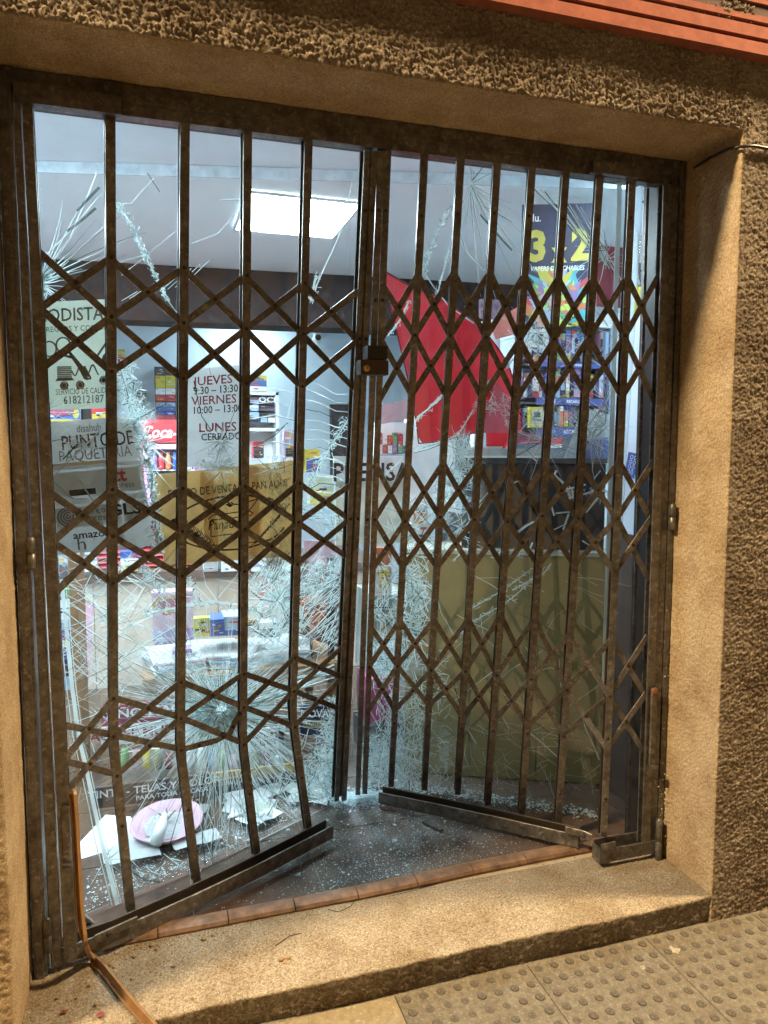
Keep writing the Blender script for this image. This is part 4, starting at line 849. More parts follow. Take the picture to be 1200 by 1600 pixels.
mb = MB(); Q.text(mb, '3', .21, .345, .235, YELL, bold=.045, sx=1.02, o=.002); Q.text(mb, 'x', .50, .39, .17, YELL, bold=.03, o=.002); Q.text(mb, '2', .78, .345, .235, YELL, bold=.045, sx=1.02, o=.002); Q.text(mb, 'blu.', .16, .11, .062, INKW, bold=.01, o=.002); Q.text(mb, 'VAPERS DESECHABLES', .48, .515, .038, INKW, shear=.15, bold=.012, o=.0022, sx=.95); mb.build('lettering', None, r)

# red card hanging behind the right glass
outer = [(604, 425), (640, 447), (690, 466), (730, 494), (770, 530), (798, 575), (811, 630), (817, 672)]; inner = [(604, 455), (612, 482), (625, 540), (637, 590), (646, 640), (650, 655), (654, 693)]
def redY(u, v): return .62 + .42 * (u - 604) / 210 + .06 * math.sin((u - 604) / 40) + .05 * (v - 560) / 130
lowe = [(654, 693), (690, 690), (717, 682), (760, 673), (790, 669), (817, 672)]
n = 22; top = [outer[0]] + outer[1:]; mb = MB(); rows = []
def along(pl, t):
    P = np.array(pl, float); s_ = np.r_[0, np.cumsum(np.linalg.norm(np.diff(P, axis=0), axis=1))]; s_ /= s_[-1]; return np.array([np.interp(t, s_, P[:, 0]), np.interp(t, s_, P[:, 1])])
for i in range(n + 1):
    t = i / n; a = along(outer, t); left = along(inner, min(1, t * 1.9)) if t < .527 else along(lowe, (t - .527) / .473); rows.append([a * (1 - s_) + left * s_ for s_ in np.linspace(0, 1, 9)])
def thick_grid(mb, G, th, m, me, mfun=None):
    R_, C_ = len(G), len(G[0]); vs = [p for r_ in G for p in r_] + [p + np.array([0, th, 0]) for r_ in G for p in r_]; N = R_ * C_
    for i in range(R_ - 1):
        for j in range(C_ - 1):
            a = i * C_ + j; k = len(mb.v)
    mb.add(vs, [(i * C_ + j, i * C_ + j + 1, (i + 1) * C_ + j + 1, (i + 1) * C_ + j) for i in range(R_ - 1) for j in range(C_ - 1)] + [(N + i * C_ + j, N + (i + 1) * C_ + j, N + (i + 1) * C_ + j + 1, N + i * C_ + j + 1) for i in range(R_ - 1) for j in range(C_ - 1)], m)
    bd = [i * C_ for i in range(R_)] + [(R_ - 1) * C_ + j for j in range(1, C_)] + [i * C_ + C_ - 1 for i in range(R_ - 2, -1, -1)] + [j for j in range(C_ - 2, 0, -1)]
    mb.add(vs, [(a, b_, N + b_, N + a) for a, b_ in zip(bd, bd[1:] + bd[:1])], me)
G = [[aty(p[0], p[1], redY(*p)) for p in r_] for r_ in rows]
rc = thing('red_card', 'curved red card sheet hanging torn behind the right glass', 'card')
thick_grid(mb, G, .003, CLOTH, CLOTHD); mb.build('sheet', None, rc, True)
mb = MB()
for pl in (outer, inner, lowe): mb.tube([aty(*along(pl, t), redY(*along(pl, t)) - .002) for t in np.linspace(0, 1, 14)], .0028, 5)
mb.build('border', CLOTHD, rc)
mb = MB(); thick_grid(mb, [[aty(772, 598, redY(772, 598) - .012), aty(776, 598, redY(776, 598) - .012)], [aty(762, 640, redY(762, 640) - .03), aty(806, 636, redY(806, 636) - .02)], [aty(752, 676, redY(752, 676) - .05), aty(818, 676, redY(818, 676) - .03)]], .003, mat('red_card_back', (.34, .012, .03), .6, var=.1), CLOTHD); mb.build('fold', None, rc)
flap = [(760, 675), (795, 671), (815, 640)], [(760, 700), (790, 692), (808, 672)], [(765, 733), (783, 712), (797, 690)]
mb = MB(); thick_grid(mb, [[aty(u, v, 1.06 + .02 * i) for u, v in r_] for i, r_ in enumerate(flap)], .003, CLOTH, CLOTHD); mb.build('torn_flap', None, rc)

# ================================================================== inside the shop: back of the room
def slabbox(name, label, cat, u0, v0, u1, v1, y, d, m, group=None):
    x0, x1, z0, z1 = pquad(u0, v0, u1, v1, y); mb = MB(); mb.box(x0, x1, y, y + d, z0, z1, m); return tag(mb.build(name), label, cat, group)
# cigarette and lighter dispenser
t = thing('lighter_display', 'tall wall display of yellow and red lighter packs at the back', 'display'); x0, x1, z0, z1 = pquad(242, 573, 277, 656, 5.02)
mb = MB(); mb.box(x0, x1, 5.04, 5.14, z0, z1); mb.build('back_panel', GREYD, t)
rowsC = [(573, 586, (GREYD,)), (587, 606, (YELL,)), (607, 616, (WHITE,)), (617, 627, (REDP,)), (629, 642, (LBLUE, BLUE)), (643, 655, (BLUE, REDP))]
for v0, v1, ms in rowsC:
    for c_ in range(2): carton('pack', 243 + 16 * c_, v0, 258 + 16 * c_, v1, 5.0, .04, [(.45, ms[0]), (.55, ms[-1])], t)
slabbox('wall_screen', 'dark screen on the back wall beside the lighter display', 'screen', 206, 614, 229, 668, 5.06, .05, BLACK)
t = thing('sweet_display', 'yellow and red sweets box on the back wall behind the second bar', 'display')
carton('box', 184, 546, 195, 575, 4.8, .1, [(.4, YELL), (.6, REDP)], t); carton('box', 184, 578, 197, 592, 4.8, .1, [(.5, GREYD), (.5, REDP)], t)
# shelf with rolling papers
t = thing('wall_shelf', 'white wall shelf of rolling paper boxes behind the third bar', 'shelf'); x0, x1, z0, z1 = pquad(380, 612, 436, 690, 3.7); mb = MB(); w = .025
mb.box(x0, x0 + w, 3.7, 3.9, z0 - .3, z1); mb.box(x1 - w, x1, 3.7, 3.9, z0 - .3, z1); mb.box(x0, x1, 3.7, 3.9, z1 - w, z1); mb.box(x0, x1, 3.7, 3.9, z0 + .08, z0 + .08 + w); mb.box(x0, x1, 3.89, 3.91, z0 - .3, z1); mb.build('carcass', WHITE, t)
for k, (u0, v0, u1, v1, ms) in enumerate(((384, 620, 405, 630, (GREYD, LBLUE)), (406, 618, 431, 632, (BLACK, BLACK)), (384, 633, 404, 642, (WHITE, LBLUE)), (405, 634, 431, 642, (NAVY, GREYD)), (384, 644, 405, 660, (LBLUE, NAVY)), (407, 645, 418, 660, (BLACK, LBLUE)), (419, 645, 431, 660, (GREYD, WHITE)))):
    o, q_ = carton('paper_box', u0, v0, u1, v1, 3.74, .1, [(.5, ms[0]), (.5, ms[1])], t)
    if k == 1: m2 = MB(); q_.text(m2, 'OCB', .55, .5, .6, INKW, bold=.02, sx=1.3); m2.build('lettering', None, o)
o, q_ = carton('carton_pack', 378, 586, 417, 611, 3.72, .12, [(.3, YELL), (.4, BLUE), (.3, WHITE)]); tag(o, 'blue and yellow pack standing on the white wall shelf', 'pack')
slabbox('dark_door', 'dark brown door in the back wall beside the middle stile', 'door', 517, 632, 566, 742, 5.08, .05, mat('dark_door_wood', (.05, .028, .03), .5, var=.3))
# security camera
t = thing('security_camera', 'small white security camera high on the back wall', 'camera'); p = aty(497, 527, 4.9)
mb = MB(); mb.lathe(p, [(.03, 0), (.045, .02), (.045, .12), (.04, .16)], 14, None, (.1, 1, -.1)); mb.build('housing', WHITE, t, True); mb = MB(); mb.lathe(p - np.array([0, .004, 0]), [(.012, -.004), (.03, 0), (.03, .01)], 12, None, (0, 1, 0)); mb.build('lens', BLACK, t, True)
mb = MB(); mb.tube([p + np.array([0, .1, .02]), p + np.array([0, .24, .09])], .015, 8); mb.build('arm', WHITE, t)
# drinks cooler on the counter
t = thing('drinks_cooler', 'red countertop drinks cooler with white script on its header', 'cooler'); Y = 2.62
x0, x1, z0, z1 = pquad(150, 655, 312, 893, Y); x0 = aty(222, 700, Y)[0]
mb = MB(); mb.box(x0, x1, Y + .03, Y + .5, z0, z1); mb.build('body', REDP, t)
xa, xb, za, zb = pquad(226, 660, 312, 692, Y); mb = MB(); mb.box(xa, xb, Y, Y + .03, za, zb); h_ = mb.build('header', REDP, t); Q = Quad((xa, Y, zb), (xb, Y, zb), (xb, Y, za), (xa, Y, za)); mb = MB(); Q.text(mb, 'Coca-Cola', .50, .5, .58, INKW, shear=.35, bold=.012, sx=.86); mb.build('lettering', None, h_)
xa, xb, za, zb = pquad(226, 694, 312, 842, Y)
mb = MB()
for a, b_, c_, d_ in ((xa, xa + .035, za, zb), (xb - .035, xb, za, zb), (xa + .035, xb - .035, za, za + .03), (xa + .035, xb - .035, zb - .03, zb)): mb.box(a, b_, Y, Y + .03, c_, d_)
mb.build('door_frame', mat('cooler_frame_pink', (.66, .36, .58), .4, var=.1), t)
mb = MB(); mb.box(xa + .03, xb - .03, Y + .024, Y + .029, za, zb); mb.build('dark_inside', GREYD, t)
for r_ in range(4):
    zz = za + .04 + (zb - za - .06) * r_ / 4; mb = MB(); mb.box(xa + .035, xb - .035, Y + .004, Y + .02, zz - .012, zz - .004); mb.build('wire_shelf', WHITE, t)
    for k in range(6):
        mb = MB(); xx = xa + .06 + (xb - xa - .12) * k / 5; hh = (zb - za) / 4 * .72; mb.lathe((xx, Y + .012, zz - .004), [(.016, 0), (.018, .006), (.018, hh * .6), (.009, hh * .85), (.009, hh)], 8); mb.build('bottle', [REDP, PURP, REDP, ORNG, BLUE, REDP, WHITE, PURP][(k + 3 * r_) % 8], t)
xa, xb, za, zb = pquad(150, 846, 312, 893, Y - .01)
for k in range(6): mb = MB(); zz = za + (zb - za) * (k + .15) / 6; mb.hexa([(xa, Y - .012, zz + .018), (xb, Y - .012, zz + .018), (xb, Y - .03, zz), (xa, Y - .03, zz), (xa, Y + .02, zz + .02), (xb, Y + .02, zz + .02), (xb, Y + .02, zz), (xa, Y + .02, zz)]); mb.build('grille_slat', REDP, t)
# counter
t = thing('shop_counter', 'pale wood laminate counter with a dark edge across the left of the shop', 'counter'); Y = 2.45
x0, x1, z0, z1 = pquad(40, 893, 600, 905, Y); zt = aty(250, 893, Y)[2]
mb = MB(); mb.box(x0, x1, Y - .02, 3.2, zt - .05, zt); mb.build('worktop', mat('worktop_dark', (.13, .09, .075), .4, var=.2), t)
for k in range(6): mb = MB(); a = x0 + (x1 - x0) * k / 6; mb.box(a + .002, a + (x1 - x0) / 6 - .002, Y, Y + .03, .0, zt - .05); mb.build('front_panel', WOODL, t)
for u0, v0, u1, v1, ms, lb in ((188, 862, 216, 893, (BLUE, WHITE, YELL), 'blue and yellow tobacco packs heaped on the counter below the cooler'), (92, 862, 106, 902, (SILV, GREYD), 'grey foil wrapped parcel at the far left end of the counter')):
    o, _ = carton('pack', u0, v0, u1, v1, 2.42, .1, [(1 / len(ms), m_) for m_ in ms]); tag(o, lb, 'pack')
o, q_ = carton('sweet_box', 72, 632, 126, 659, 1.3, .12, [(.15, LBLUE), (.7, BLUE), (.15, YELL)]); tag(o, 'blue sweets box with red lettering between the two left posters', 'box'); m2 = MB(); q_.text(m2, 'ARISO', .42, .45, .38, REDP, bold=.04); q_.poly(m2, ell(.86, .5, .1, .3, 0, 340, 10), YELL); m2.build('lettering', None, o)
o, q_ = carton('sweet_box', 143, 634, 178, 659, 1.3, .12, [(.5, REDP), (.5, YELL)]); tag(o, 'red and yellow sweets box peeking over the grey notice', 'box')
slabbox('dark_box', 'small black box between the blue and red sweets boxes', 'box', 127, 634, 142, 658, 1.32, .1, BLACK)
# left shelf post with packets
t = thing('side_rack', 'brown wooden rack of blue packets by the left frame', 'rack'); Y = 1.15
x0, x1, z0, z1 = pquad(111, 872, 124, 1112, Y); mb = MB(); mb.box(x0, x1, Y, Y + .3, 0, z1); mb.build('post', WOODB, t)
mb = MB(); mb.box(x0 - .5, x0, Y + .02, Y + .3, aty(100, 1082, Y)[2] - .05, aty(100, 1082, Y)[2]); mb.build('shelf', WOODB, t)
for k, (v0, v1, ms) in enumerate(((922, 950, (GREEN, WHITE)), (952, 985, (WHITE, LBLUE)), (987, 1012, (PURP, WHITE)), (1014, 1032, (BLUE, BLUE)), (1034, 1080, (NAVY, LBLUE)))): carton('packet', 82, v0, 110, v1, Y + .03, .05, [(.5, ms[0]), (.5, ms[1])], t)
# pink sheets and bags in front of the counter
mb = MB(); a = [aty(126, 950, 1.9), aty(146, 940, 1.95), aty(140, 1060, 1.8), aty(128, 1075, 1.75)]; Quad(*a).slab(mb, PINK, .004); tag(mb.build('pink_sheet'), 'pink sheet leaning against the counter by the first bar', 'sheet')
t = thing('pink_bag', 'pink and purple bag with a red and yellow oval label', 'bag'); o, q_ = carton('bag', 238, 925, 303, 1012, 1.55, .1, [(.08, PINK), (.57, PINK), (.35, PURP)], t); m2 = MB(); q_.poly(m2, ell(.42, .22, .42, .16, 0, 340, 18), GOLD, .0012); q_.poly(m2, ell(.42, .22, .30, .11, 0, 340, 18), MAROON, .0016); m2.build('oval_label', None, o)
o, q_ = carton('yellow_packet', 303, 966, 329, 995, 1.30, .05, [(.8, mat('olive_yellow_print', (.42, .40, .05), .5)), (.2, YELL)]); tag(o, 'small yellow packet with a triangle mark beside the blue box', 'packet'); m2 = MB(); q_.line(m2, [(.5, .25), (.75, .62), (.25, .62), (.5, .25)], .003, INKR); m2.build('mark', None, o)
t = thing('blue_box', 'blue and white box lying open next to the yellow packet', 'box'); o, q_ = carton('box', 328, 968, 350, 994, 1.28, .14, [(1, BLUE)], t); carton('lid', 350, 963, 378, 993, 1.29, .14, [(.7, LBLUE), (.3, BLUE)], t)
mb = MB(); q_.text(mb, 'ABC', .5, .4, .2, INKW); 
# orange goods, brown boards, black post towards the middle
def tilted(name, label, cat, pts, y, m, d=.03, dy=0.):
    a = [aty(u, v, y + dy * i) for i, (u, v) in enumerate(pts)]; mb = MB(); Quad(*a).slab(mb, m, d); return tag(mb.build(name), label, cat)
tilted('brown_board', 'large dark brown board leaning behind the orange package', 'board', [(462, 868), (545, 905), (532, 1012), (440, 985)], 1.35, mat('brown_board', (.12, .065, .05), .6))
tilted('pink_board', 'pale pink cardboard above the leaning brown board', 'board', [(474, 845), (540, 845), (534, 925), (478, 880)], 1.40, PINK, .01)
mb = MB(); x0, x1, z0, z1 = pquad(514, 522, 521, 1016, 1.22); x0, x1, _, z1 = pquad(514, 872, 522, 1016, 1.22); mb.box(x0, x1, 1.22, 1.25, 0, z1); tag(mb.build('black_post', BLACK), 'thin black upright post left of the middle stile', 'post')
t = thing('orange_package', 'tilted orange package with dark lettering left of the middle stile', 'package'); Q = Quad(aty(470, 942, 1.2), aty(496, 922, 1.2), aty(513, 950, 1.2), aty(488, 990, 1.2)); mb = MB(); Q.slab(mb, ORNG, .02); mb.build('box', None, t)
mb = MB(); Q.text(mb, 'SE', .38, .28, .26, MAROON, bold=.03); Q.text(mb, 'VEND', .5, .56, .22, MAROON, bold=.02); Q.rect(mb, .06, .44, .5, .47, MAROON); Q.rect(mb, .02, .75, .98, .78, MAROON); mb.build('lettering', None, t)
mb = MB(); G = [[aty(u, v, 1.3 + .02 * i) for u, v in r_] for i, r_ in enumerate((((405, 898), (413, 904), (424, 908)), ((410, 912), (420, 918), (430, 915)), ((405, 935), (418, 938), (429, 936)), ((410, 960), (420, 958), (427, 955))))]; thick_grid(mb, G, .02, ORNG, REDP); tag(mb.build('orange_wrapper', None, None, True), 'crumpled orange red wrapper behind the shattered glass by the fourth bar', 'wrapper')
# magazines on a low table
t = thing('low_table', 'low dark table under the heaped magazines', 'table'); z_ = aty(300, 1056, 1.15)[2]; xa, xb = aty(222, 1056, 1.15)[0], aty(530, 1056, 1.15)[0]
mb = MB(); mb.box(xa, xb, 1.15, 1.75, z_ - .03, z_); mb.build('table_top', WOODB, t)
for x_, y_ in ((xa + .03, 1.18), (xb - .03, 1.18), (xa + .03, 1.70), (xb - .03, 1.70)): mb = MB(); mb.box(x_ - .02, x_ + .02, y_ - .02, y_ + .02, 0, z_ - .03); mb.build('leg', WOODB, t)
mags = [('white magazine fanned out at the left end of the low table', .02, .2), ('pale magazine lying second from the left on the low table', .2, -.1), ('thick white magazine in the middle of the low table', .4, .25), ('white paper stack at the right end of the low table', .62, -.2)]
for k, (lb, fx, an) in enumerate(mags):
    t = thing('magazine', lb, 'magazine'); x_ = xa + fx * (xb - xa) + .12; y_ = 1.33 + .03 * (k % 2)
    for j in range(7):
        mb = MB(); a_ = an + random.uniform(-.12, .12); ca, sa = math.cos(a_), math.sin(a_); zz = z_ + .001 + .0085 * j + .002 * (k % 2)
        cs = [(x_ + ca * dx - sa * dy, y_ + sa * dx + ca * dy) for dx, dy in ((-.11, -.15), (.11, -.15), (.11, .15), (-.11, .15))]
        mb.hexa([(*cs[0], zz + .0075), (*cs[1], zz + .0075), (*cs[1], zz), (*cs[0], zz), (*cs[3], zz + .0075), (*cs[2], zz + .0075), (*cs[2], zz), (*cs[3], zz)]); mb.build('leaf', [PAPER, WHITE, PAPER, LBLUE, PAPER, PINK, PAPER][j] if k != 3 else PAPER, t)
# craft paint display on the floor
t = thing('paint_display', 'low cardboard display of craft paints with maroon headline behind the impact star', 'display'); Y = .92
x0, x1, z0, z1 = pquad(150, 1096, 448, 1250, Y); x0 = aty(150, 1150, Y)[0]; x1 = aty(452, 1150, Y)[0]
def strip(nm, u0, v0, u1, v1, y, m, lines=()):
    xa, xb, za, zb = pquad(u0, v0, u1, v1, y); mb = MB(); mb.box(xa, xb, y, y + .012, za, zb, m); o = mb.build(nm, None, t)
    Q = Quad((xa, y, zb), (xb, y, zb), (xb, y, za), (xa, y, za)); m2 = MB()
    for l_ in lines: Q.text(m2, *l_[:5], bold=.015, sx=l_[5] if len(l_) > 5 else 1.)
    if lines: m2.build('lettering', None, o)
strip('headline_board', 158, 1098, 300, 1128, .96, MAROON, [('AÑO MANO', .55, .45, .45, INKW, 1.25)])
strip('headline_board', 158, 1130, 300, 1158, .95, mat('pale_mauve', (.62, .56, .58), .6), [('AQUEL MUEBLE', .45, .48, .52, MAROON, 1.05)])
strip('side_card', 388, 1138, 446, 1172, .93, PAPER, [('NADAS', .45, .32, .24, MAROON), ('ALDES', .45, .66, .24, MAROON)])
strip('front_board', 146, 1220, 330, 1252, .86, mat('front_board_dark', (.075, .06, .06), .6), [('TINTE - TELAS Y COLOR', .52, .34, .36, INKW, 1.08), ('PARA TODA LA CASA', .66, .74, .22, INKW, 1.1)])
strip('shelf_edge', 226, 1207, 462, 1219, .87, GOLD)
strip('divider', 436, 1130, 444, 1225, .93, SILV)
strip('back_board', 190, 1160, 462, 1206, 1.02, mat('display_back', (.45, .43, .40), .7))
strip('base_board', 330, 1220, 470, 1240, .9, mat('front_board_dark', (.07, .06, .06), .6))
cols = [GREEN, WHITE, CREAM, mat('olive_pot', (.25, .24, .12), .5), PINK, LBLUE, SILV, MAROON, YELL]
for k in range(15):
    u = 196 + 17 * k; p = aty(u, 1200, .95); hh = random.uniform(.05, .085); mb = MB(); mb.lathe(p, [(.014, 0), (.0165, .004), (.0165, hh * .7), (.013, hh * .75), (.013, hh)], 10); mb.build('paint_pot', cols[(k * 4) % 9], t, True)
t = thing('blue_book', 'blue book with a cream title panel leaning by the stile foot', 'book'); Q = Quad(aty(470, 1104, 1.0), aty(513, 1104, 1.0), aty(513, 1150, 1.0), aty(470, 1150, 1.0)); mb = MB(); Q.slab(mb, NAVY, .02); mb.build('cover', None, t)
mb = MB(); Q.text(mb, 'NOVA', .5, .25, .28, INKW, bold=.01, sx=.85); Q.rect(mb, .1, .48, .9, .72, CREAM); Q.text(mb, 'MARIO', .5, .6, .17, GOLD, bold=.03, o=.002); mb.build('lettering', None, t)
slabbox('card_box', 'brown printed carton low behind the crazed glass by the left stile foot', 'box', 472, 1150, 520, 1205, 1.0, .1, mat('brown_print', (.22, .14, .11), .6, var=.5, scale=30))

# fallen things behind the left glass
t = thing('white_board', 'white board fallen on the floor behind the left corner of the glass', 'board')
a = [aty(u, v, .43 + (1412 - v) / 140 * .30) for u, v in ((165, 1273), (204, 1276), (226, 1322), (207, 1348), (150, 1412), (100, 1402), (98, 1345))]; n_ = len(a)
mb = MB(); mb.add([p for p in a] + [p + np.array([0, .012, -.006]) for p in a], [tuple(range(n_))[::-1], tuple(range(n_, 2 * n_))] + [(i, (i + 1) % n_, n_ + (i + 1) % n_, n_ + i) for i in range(n_)]); mb.build('board', WHITE, t)
pk = thing('pink_tray', 'broken pink plastic tray on the floor under glass splinters', 'tray'); cen = atz(262, 1292, .03)
mb = MB(); mb.lathe(cen, [(.001, .004), (.088, .004), (.10, .010), (.126, .030), (.129, .029), (.104, .004), (.09, -.004), (.001, -.004)], 28, None, (-.05, -.12, 1)); mb.build('dish', PINK, pk, True)
mb = MB(); mb.lathe(cen + np.array([0, -.001, .0065]), [(.001, .001), (.084, .001), (.084, -.001)], 9, None, (.02, -.13, 1)); mb.build('paper_lining', PAPER, pk)
mb = MB(); p = atz(243, 1318, .045); mb.tube([p, p + np.array([.02, .05, .03]), p + np.array([.03, .085, .045]), p + np.array([.033, .10, .05])], [.021, .021, .012, .010], 12); tag(mb.build('white_bottle', WHITE, None, True), 'small white bottle lying in the broken pink tray', 'bottle')
mb = MB()
for k in range(6): a_ = random.uniform(0, 6); mb.tube([cen + np.array([.0, .02, .02]), cen + np.array([.03 * math.cos(a_), .02 + .03 * math.sin(a_), .045])], .003, 5)
tag(mb.build('brown_twig', mat('twig', (.2, .13, .08), .9)), 'small brown dried twig bunch beside the white bottle', 'twig')
mb = MB(); mb.tube([aty(100, 1412, .2), aty(130, 1432, .2), aty(150, 1448, .2)], .008, 8); tag(mb.build('metal_rod', SILV, None, True), 'short shiny metal rod on the floor inside the left corner', 'rod')

# loose stock heaped behind the left glass
for k in range(16):
    x, y = random.uniform(.22, .98), random.uniform(.72, .86) if k < 9 else random.uniform(.50, .7)
    if y < np.interp(x, LB[:, 0], LB[:, 1]) + .06: y = np.interp(x, LB[:, 0], LB[:, 1]) + random.uniform(.06, .16)
    a_ = random.uniform(0, 3.1); w_, h_ = random.uniform(.03, .06), random.uniform(.04, .09); ca, sa = math.cos(a_), math.sin(a_); z_ = .003 + .0015 * k; G = []
    for i in range(4): G.append([np.array([x + ca * (i / 3 - .5) * 2 * w_ - sa * (j / 3 - .5) * 2 * h_, y + sa * (i / 3 - .5) * 2 * w_ + ca * (j / 3 - .5) * 2 * h_, z_ + random.uniform(0, .012)]) for j in range(4)])
    mb = MB(); thick_grid(mb, G, .001, [PAPER, WHITE, PAPER, GREYP, PAPER, CREAM, SILV, PAPER][k % 8], PAPER); tag(mb.build('leaflet', None, None, True), 'crumpled leaflet lying among the fallen stock behind the left glass', 'leaflet', 'leaflets strewn behind the left glass')
misc = [(132, 866, 152, 893, 'small grey carton on the counter left of the tobacco packs', (SILV, WHITE)), (318, 858, 340, 893, 'white appliance panel on the counter right of the cooler', (WHITE, SILV)), (345, 864, 372, 893, 'pale blue carton on the counter under the bread sign', (LBLUE, WHITE)), (392, 858, 416, 893, 'pink and white carton on the counter by the fourth bar', (PINK, WHITE)),
        (440, 852, 458, 893, 'green and white bottle box at the right end of the counter', (GREEN, WHITE)), (382, 968, 402, 992, 'small brown carton on the low table right of the blue box', (KRAFT, WHITE)), (405, 972, 438, 996, 'white paperback lying on the low table by the fourth bar', (WHITE, NAVY)), (270, 1015, 300, 1030, 'thin purple booklet on top of the fanned magazines', (PURP, WHITE)),
        (444, 672, 466, 716, 'tilted pile of pink and blue cards above the bread sign', (PINK, LBLUE)), (446, 700, 470, 722, 'blue and white envelopes above the right end of the bread sign', (BLUE, WHITE)), (478, 702, 500, 738, 'blue pack with a yellow top beside the fourth bar', (YELL, BLUE)), (484, 745, 520, 790, 'pale yellow sheet behind the lattice left of the news sign', (CREAM, YELL)), (396, 690, 412, 716, 'red pencil box on the shelf above the bread sign', (REDP, GREYD)),
        (640, 818, 672, 858, 'white printed carton behind the first right bar', (WHITE, LBLUE)), (596, 770, 632, 800, 'cream leaflet stack below the news stand letters', (CREAM, GREEN)), (690, 640, 714, 690, 'grey printed pack beside the white partition', (SILV, WHITE))]
for u0, v0, u1, v1, lb, ms in misc:
    y = 2.42 if v1 == 893 else (1.22 if v0 > 900 else (1.5 if u0 < 600 else 1.3)); o, _ = carton('carton', u0, v0, u1, v1, y, .07, [(.4, ms[0]), (.6, ms[1])]); tag(o, lb, 'carton')

# ================================================================== inside the shop: right half
t = thing('press_sign', 'cream news stand board with big black letters behind the middle stile', 'sign'); Y = 1.25; xa, xb, za, zb = pquad(524, 716, 640, 850, Y); mb = MB(); mb.box(xa, xb, Y, Y + .01, za, zb); mb.build('board', mat('cream_board', (.60, .61, .52), .7), t)
mb = MB(); mb.box(xa - .01, xb + .01, Y - .012, Y, zb - .105, zb + .01); mb.build('header', mat('header_pale', (.62, .68, .68), .6), t); Q = Quad((xa, Y - .012, zb), (xb, Y - .012, zb), (xb, Y - .012, za), (xa, Y - .012, za)); mb = MB(); Q.text(mb, 'PRENSA', .47, .17, .21, INK, bold=.02, sx=.90); mb.build('lettering', None, t)
t = thing('magazine_rack', 'white rack of red and green magazines with a blue edge by the middle stile', 'rack'); Y = 1.6; xa, xb, za, zb = pquad(588, 660, 640, 722, Y); mb = MB(); mb.box(xa, xb, Y + .03, Y + .1, za, zb); mb.box(xa, xb, Y, Y + .03, za, za + .02); mb.build('carcass', WHITE, t)
mb = MB(); mb.box(xa, xb, Y - .004, Y + .001, za + .02, za + .038); mb.build('blue_edge', LBLUE, t)
for k in range(6): carton('magazine', 590 + 8 * k, 676 + (k % 3) * 2, 597 + 8 * k, 709, Y + .01, .015, [(.55, [REDP, WHITE, REDP, GREEN, REDP, WHITE][k]), (.45, [WHITE, REDP, WHITE, PURP, GREEN, BLUE][k])], t)
tilted('header_panel', 'grey and red slanted header panel above the magazine rack', 'panel', [(590, 634), (640, 624), (640, 654), (590, 664)], 1.55, mat('mauve_panel', (.42, .30, .34), .5), .02)
slabbox('white_partition', 'tall white partition behind the lower end of the red card', 'partition', 636, 640, 712, 800, 1.75, .05, WHITE)
slabbox('dark_cupboard', 'dark cupboard door visible below the red card', 'cupboard', 712, 620, 740, 735, 2.2, .05, mat('dark_cupboard', (.05, .045, .055), .5))
slabbox('white_upright', 'narrow white upright right of the dark cupboard', 'upright', 740, 640, 757, 735, 2.15, .05, WHITE)
o, _ = carton('orange_carton', 646, 792, 668, 818, 1.15, .08, [(.3, SILV), (.7, mat('orange_tan', (.62, .32, .14), .6))]); tag(o, 'orange and grey carton behind the first two right bars', 'carton')
tilted('grey_machine', 'dark grey machine tilted among glass shards behind the second right bar', 'machine', [(706, 800), (738, 806), (735, 826), (700, 818)], 1.1, GREYD, .1)
mb = MB(); G = [[aty(u, v, 1.05 + .06 * j) for j, (u, v) in enumerate(r_)] for r_ in (((688, 815), (712, 822), (730, 835)), ((682, 838), (708, 846), (728, 850)), ((690, 862), (712, 862), (728, 862)))]; thick_grid(mb, G, .01, LBLUE, WHITE); tag(mb.build('pale_blue_cover', None, None, True), 'pale blue plastic cover sagging behind the second right bar', 'cover')
slabbox('white_carton', 'white carton standing between the second and fourth right bars', 'carton', 738, 735, 790, 866, 1.25, .1, WHITE)
o, q_ = carton('brown_parcel', 778, 838, 812, 868, 1.15, .1, [(.3, WHITE), (.7, mat('grey_brown', (.24, .20, .17), .6))]); tag(o, 'grey brown parcel with white top behind the third right bar', 'parcel')
o, q_ = carton('leaflet', 585, 884, 612, 930, .95, .004, [(.8, PAPER), (.2, PAPER)]); tag(o, 'white leaflet with a yellow shirt drawing right of the middle stile', 'leaflet'); m2 = MB(); q_.poly(m2, [(.2, .1), (.42, .14), (.6, .14), (.8, .1), (.82, .3), (.68, .34), (.72, .75), (.3, .75), (.34, .34), (.18, .3)], YELL, .0014); m2.build('drawing', None, o)
slabbox('red_carton', 'reddish brown carton above the yellow shirt leaflet', 'carton', 584, 856, 612, 883, 1.0, .05, mat('brick_red', (.36, .10, .07), .6))
slabbox('grey_cabinet', 'grey green cabinet side low behind the crushed glass edge', 'cabinet', 582, 930, 640, 1060, 1.15, .3, mat('grey_green', (.24, .28, .26), .6))
slabbox('pink_crate', 'pink crate on the floor behind the crushed glass edge', 'crate', 576, 1060, 622, 1130, 1.12, .2, mat('crate_pink', (.42, .07, .2), .6))
slabbox('dark_crate', 'dark crate on the floor under the pink crate', 'crate', 570, 1132, 640, 1215, 1.08, .2, mat('crate_dark', (.05, .045, .05), .6))
mb = MB(); p0 = aty(650, 985, .95); G = []
for j, v in enumerate((874, 890, 930, 970, 1000)):
    w_ = (6, 11, 13, 14, 12)[j]; G.append([aty(650 + w_ * s_, v, .93 - .03 * math.cos(s_ * 1.5)) for s_ in (-1, -.5, 0, .5, 1)])
thick_grid(mb, G, .05, BLACK, BLACK); tag(mb.build('black_bag', None, None, True), 'black bag hanging behind webbed glass by the first right bar', 'bag')

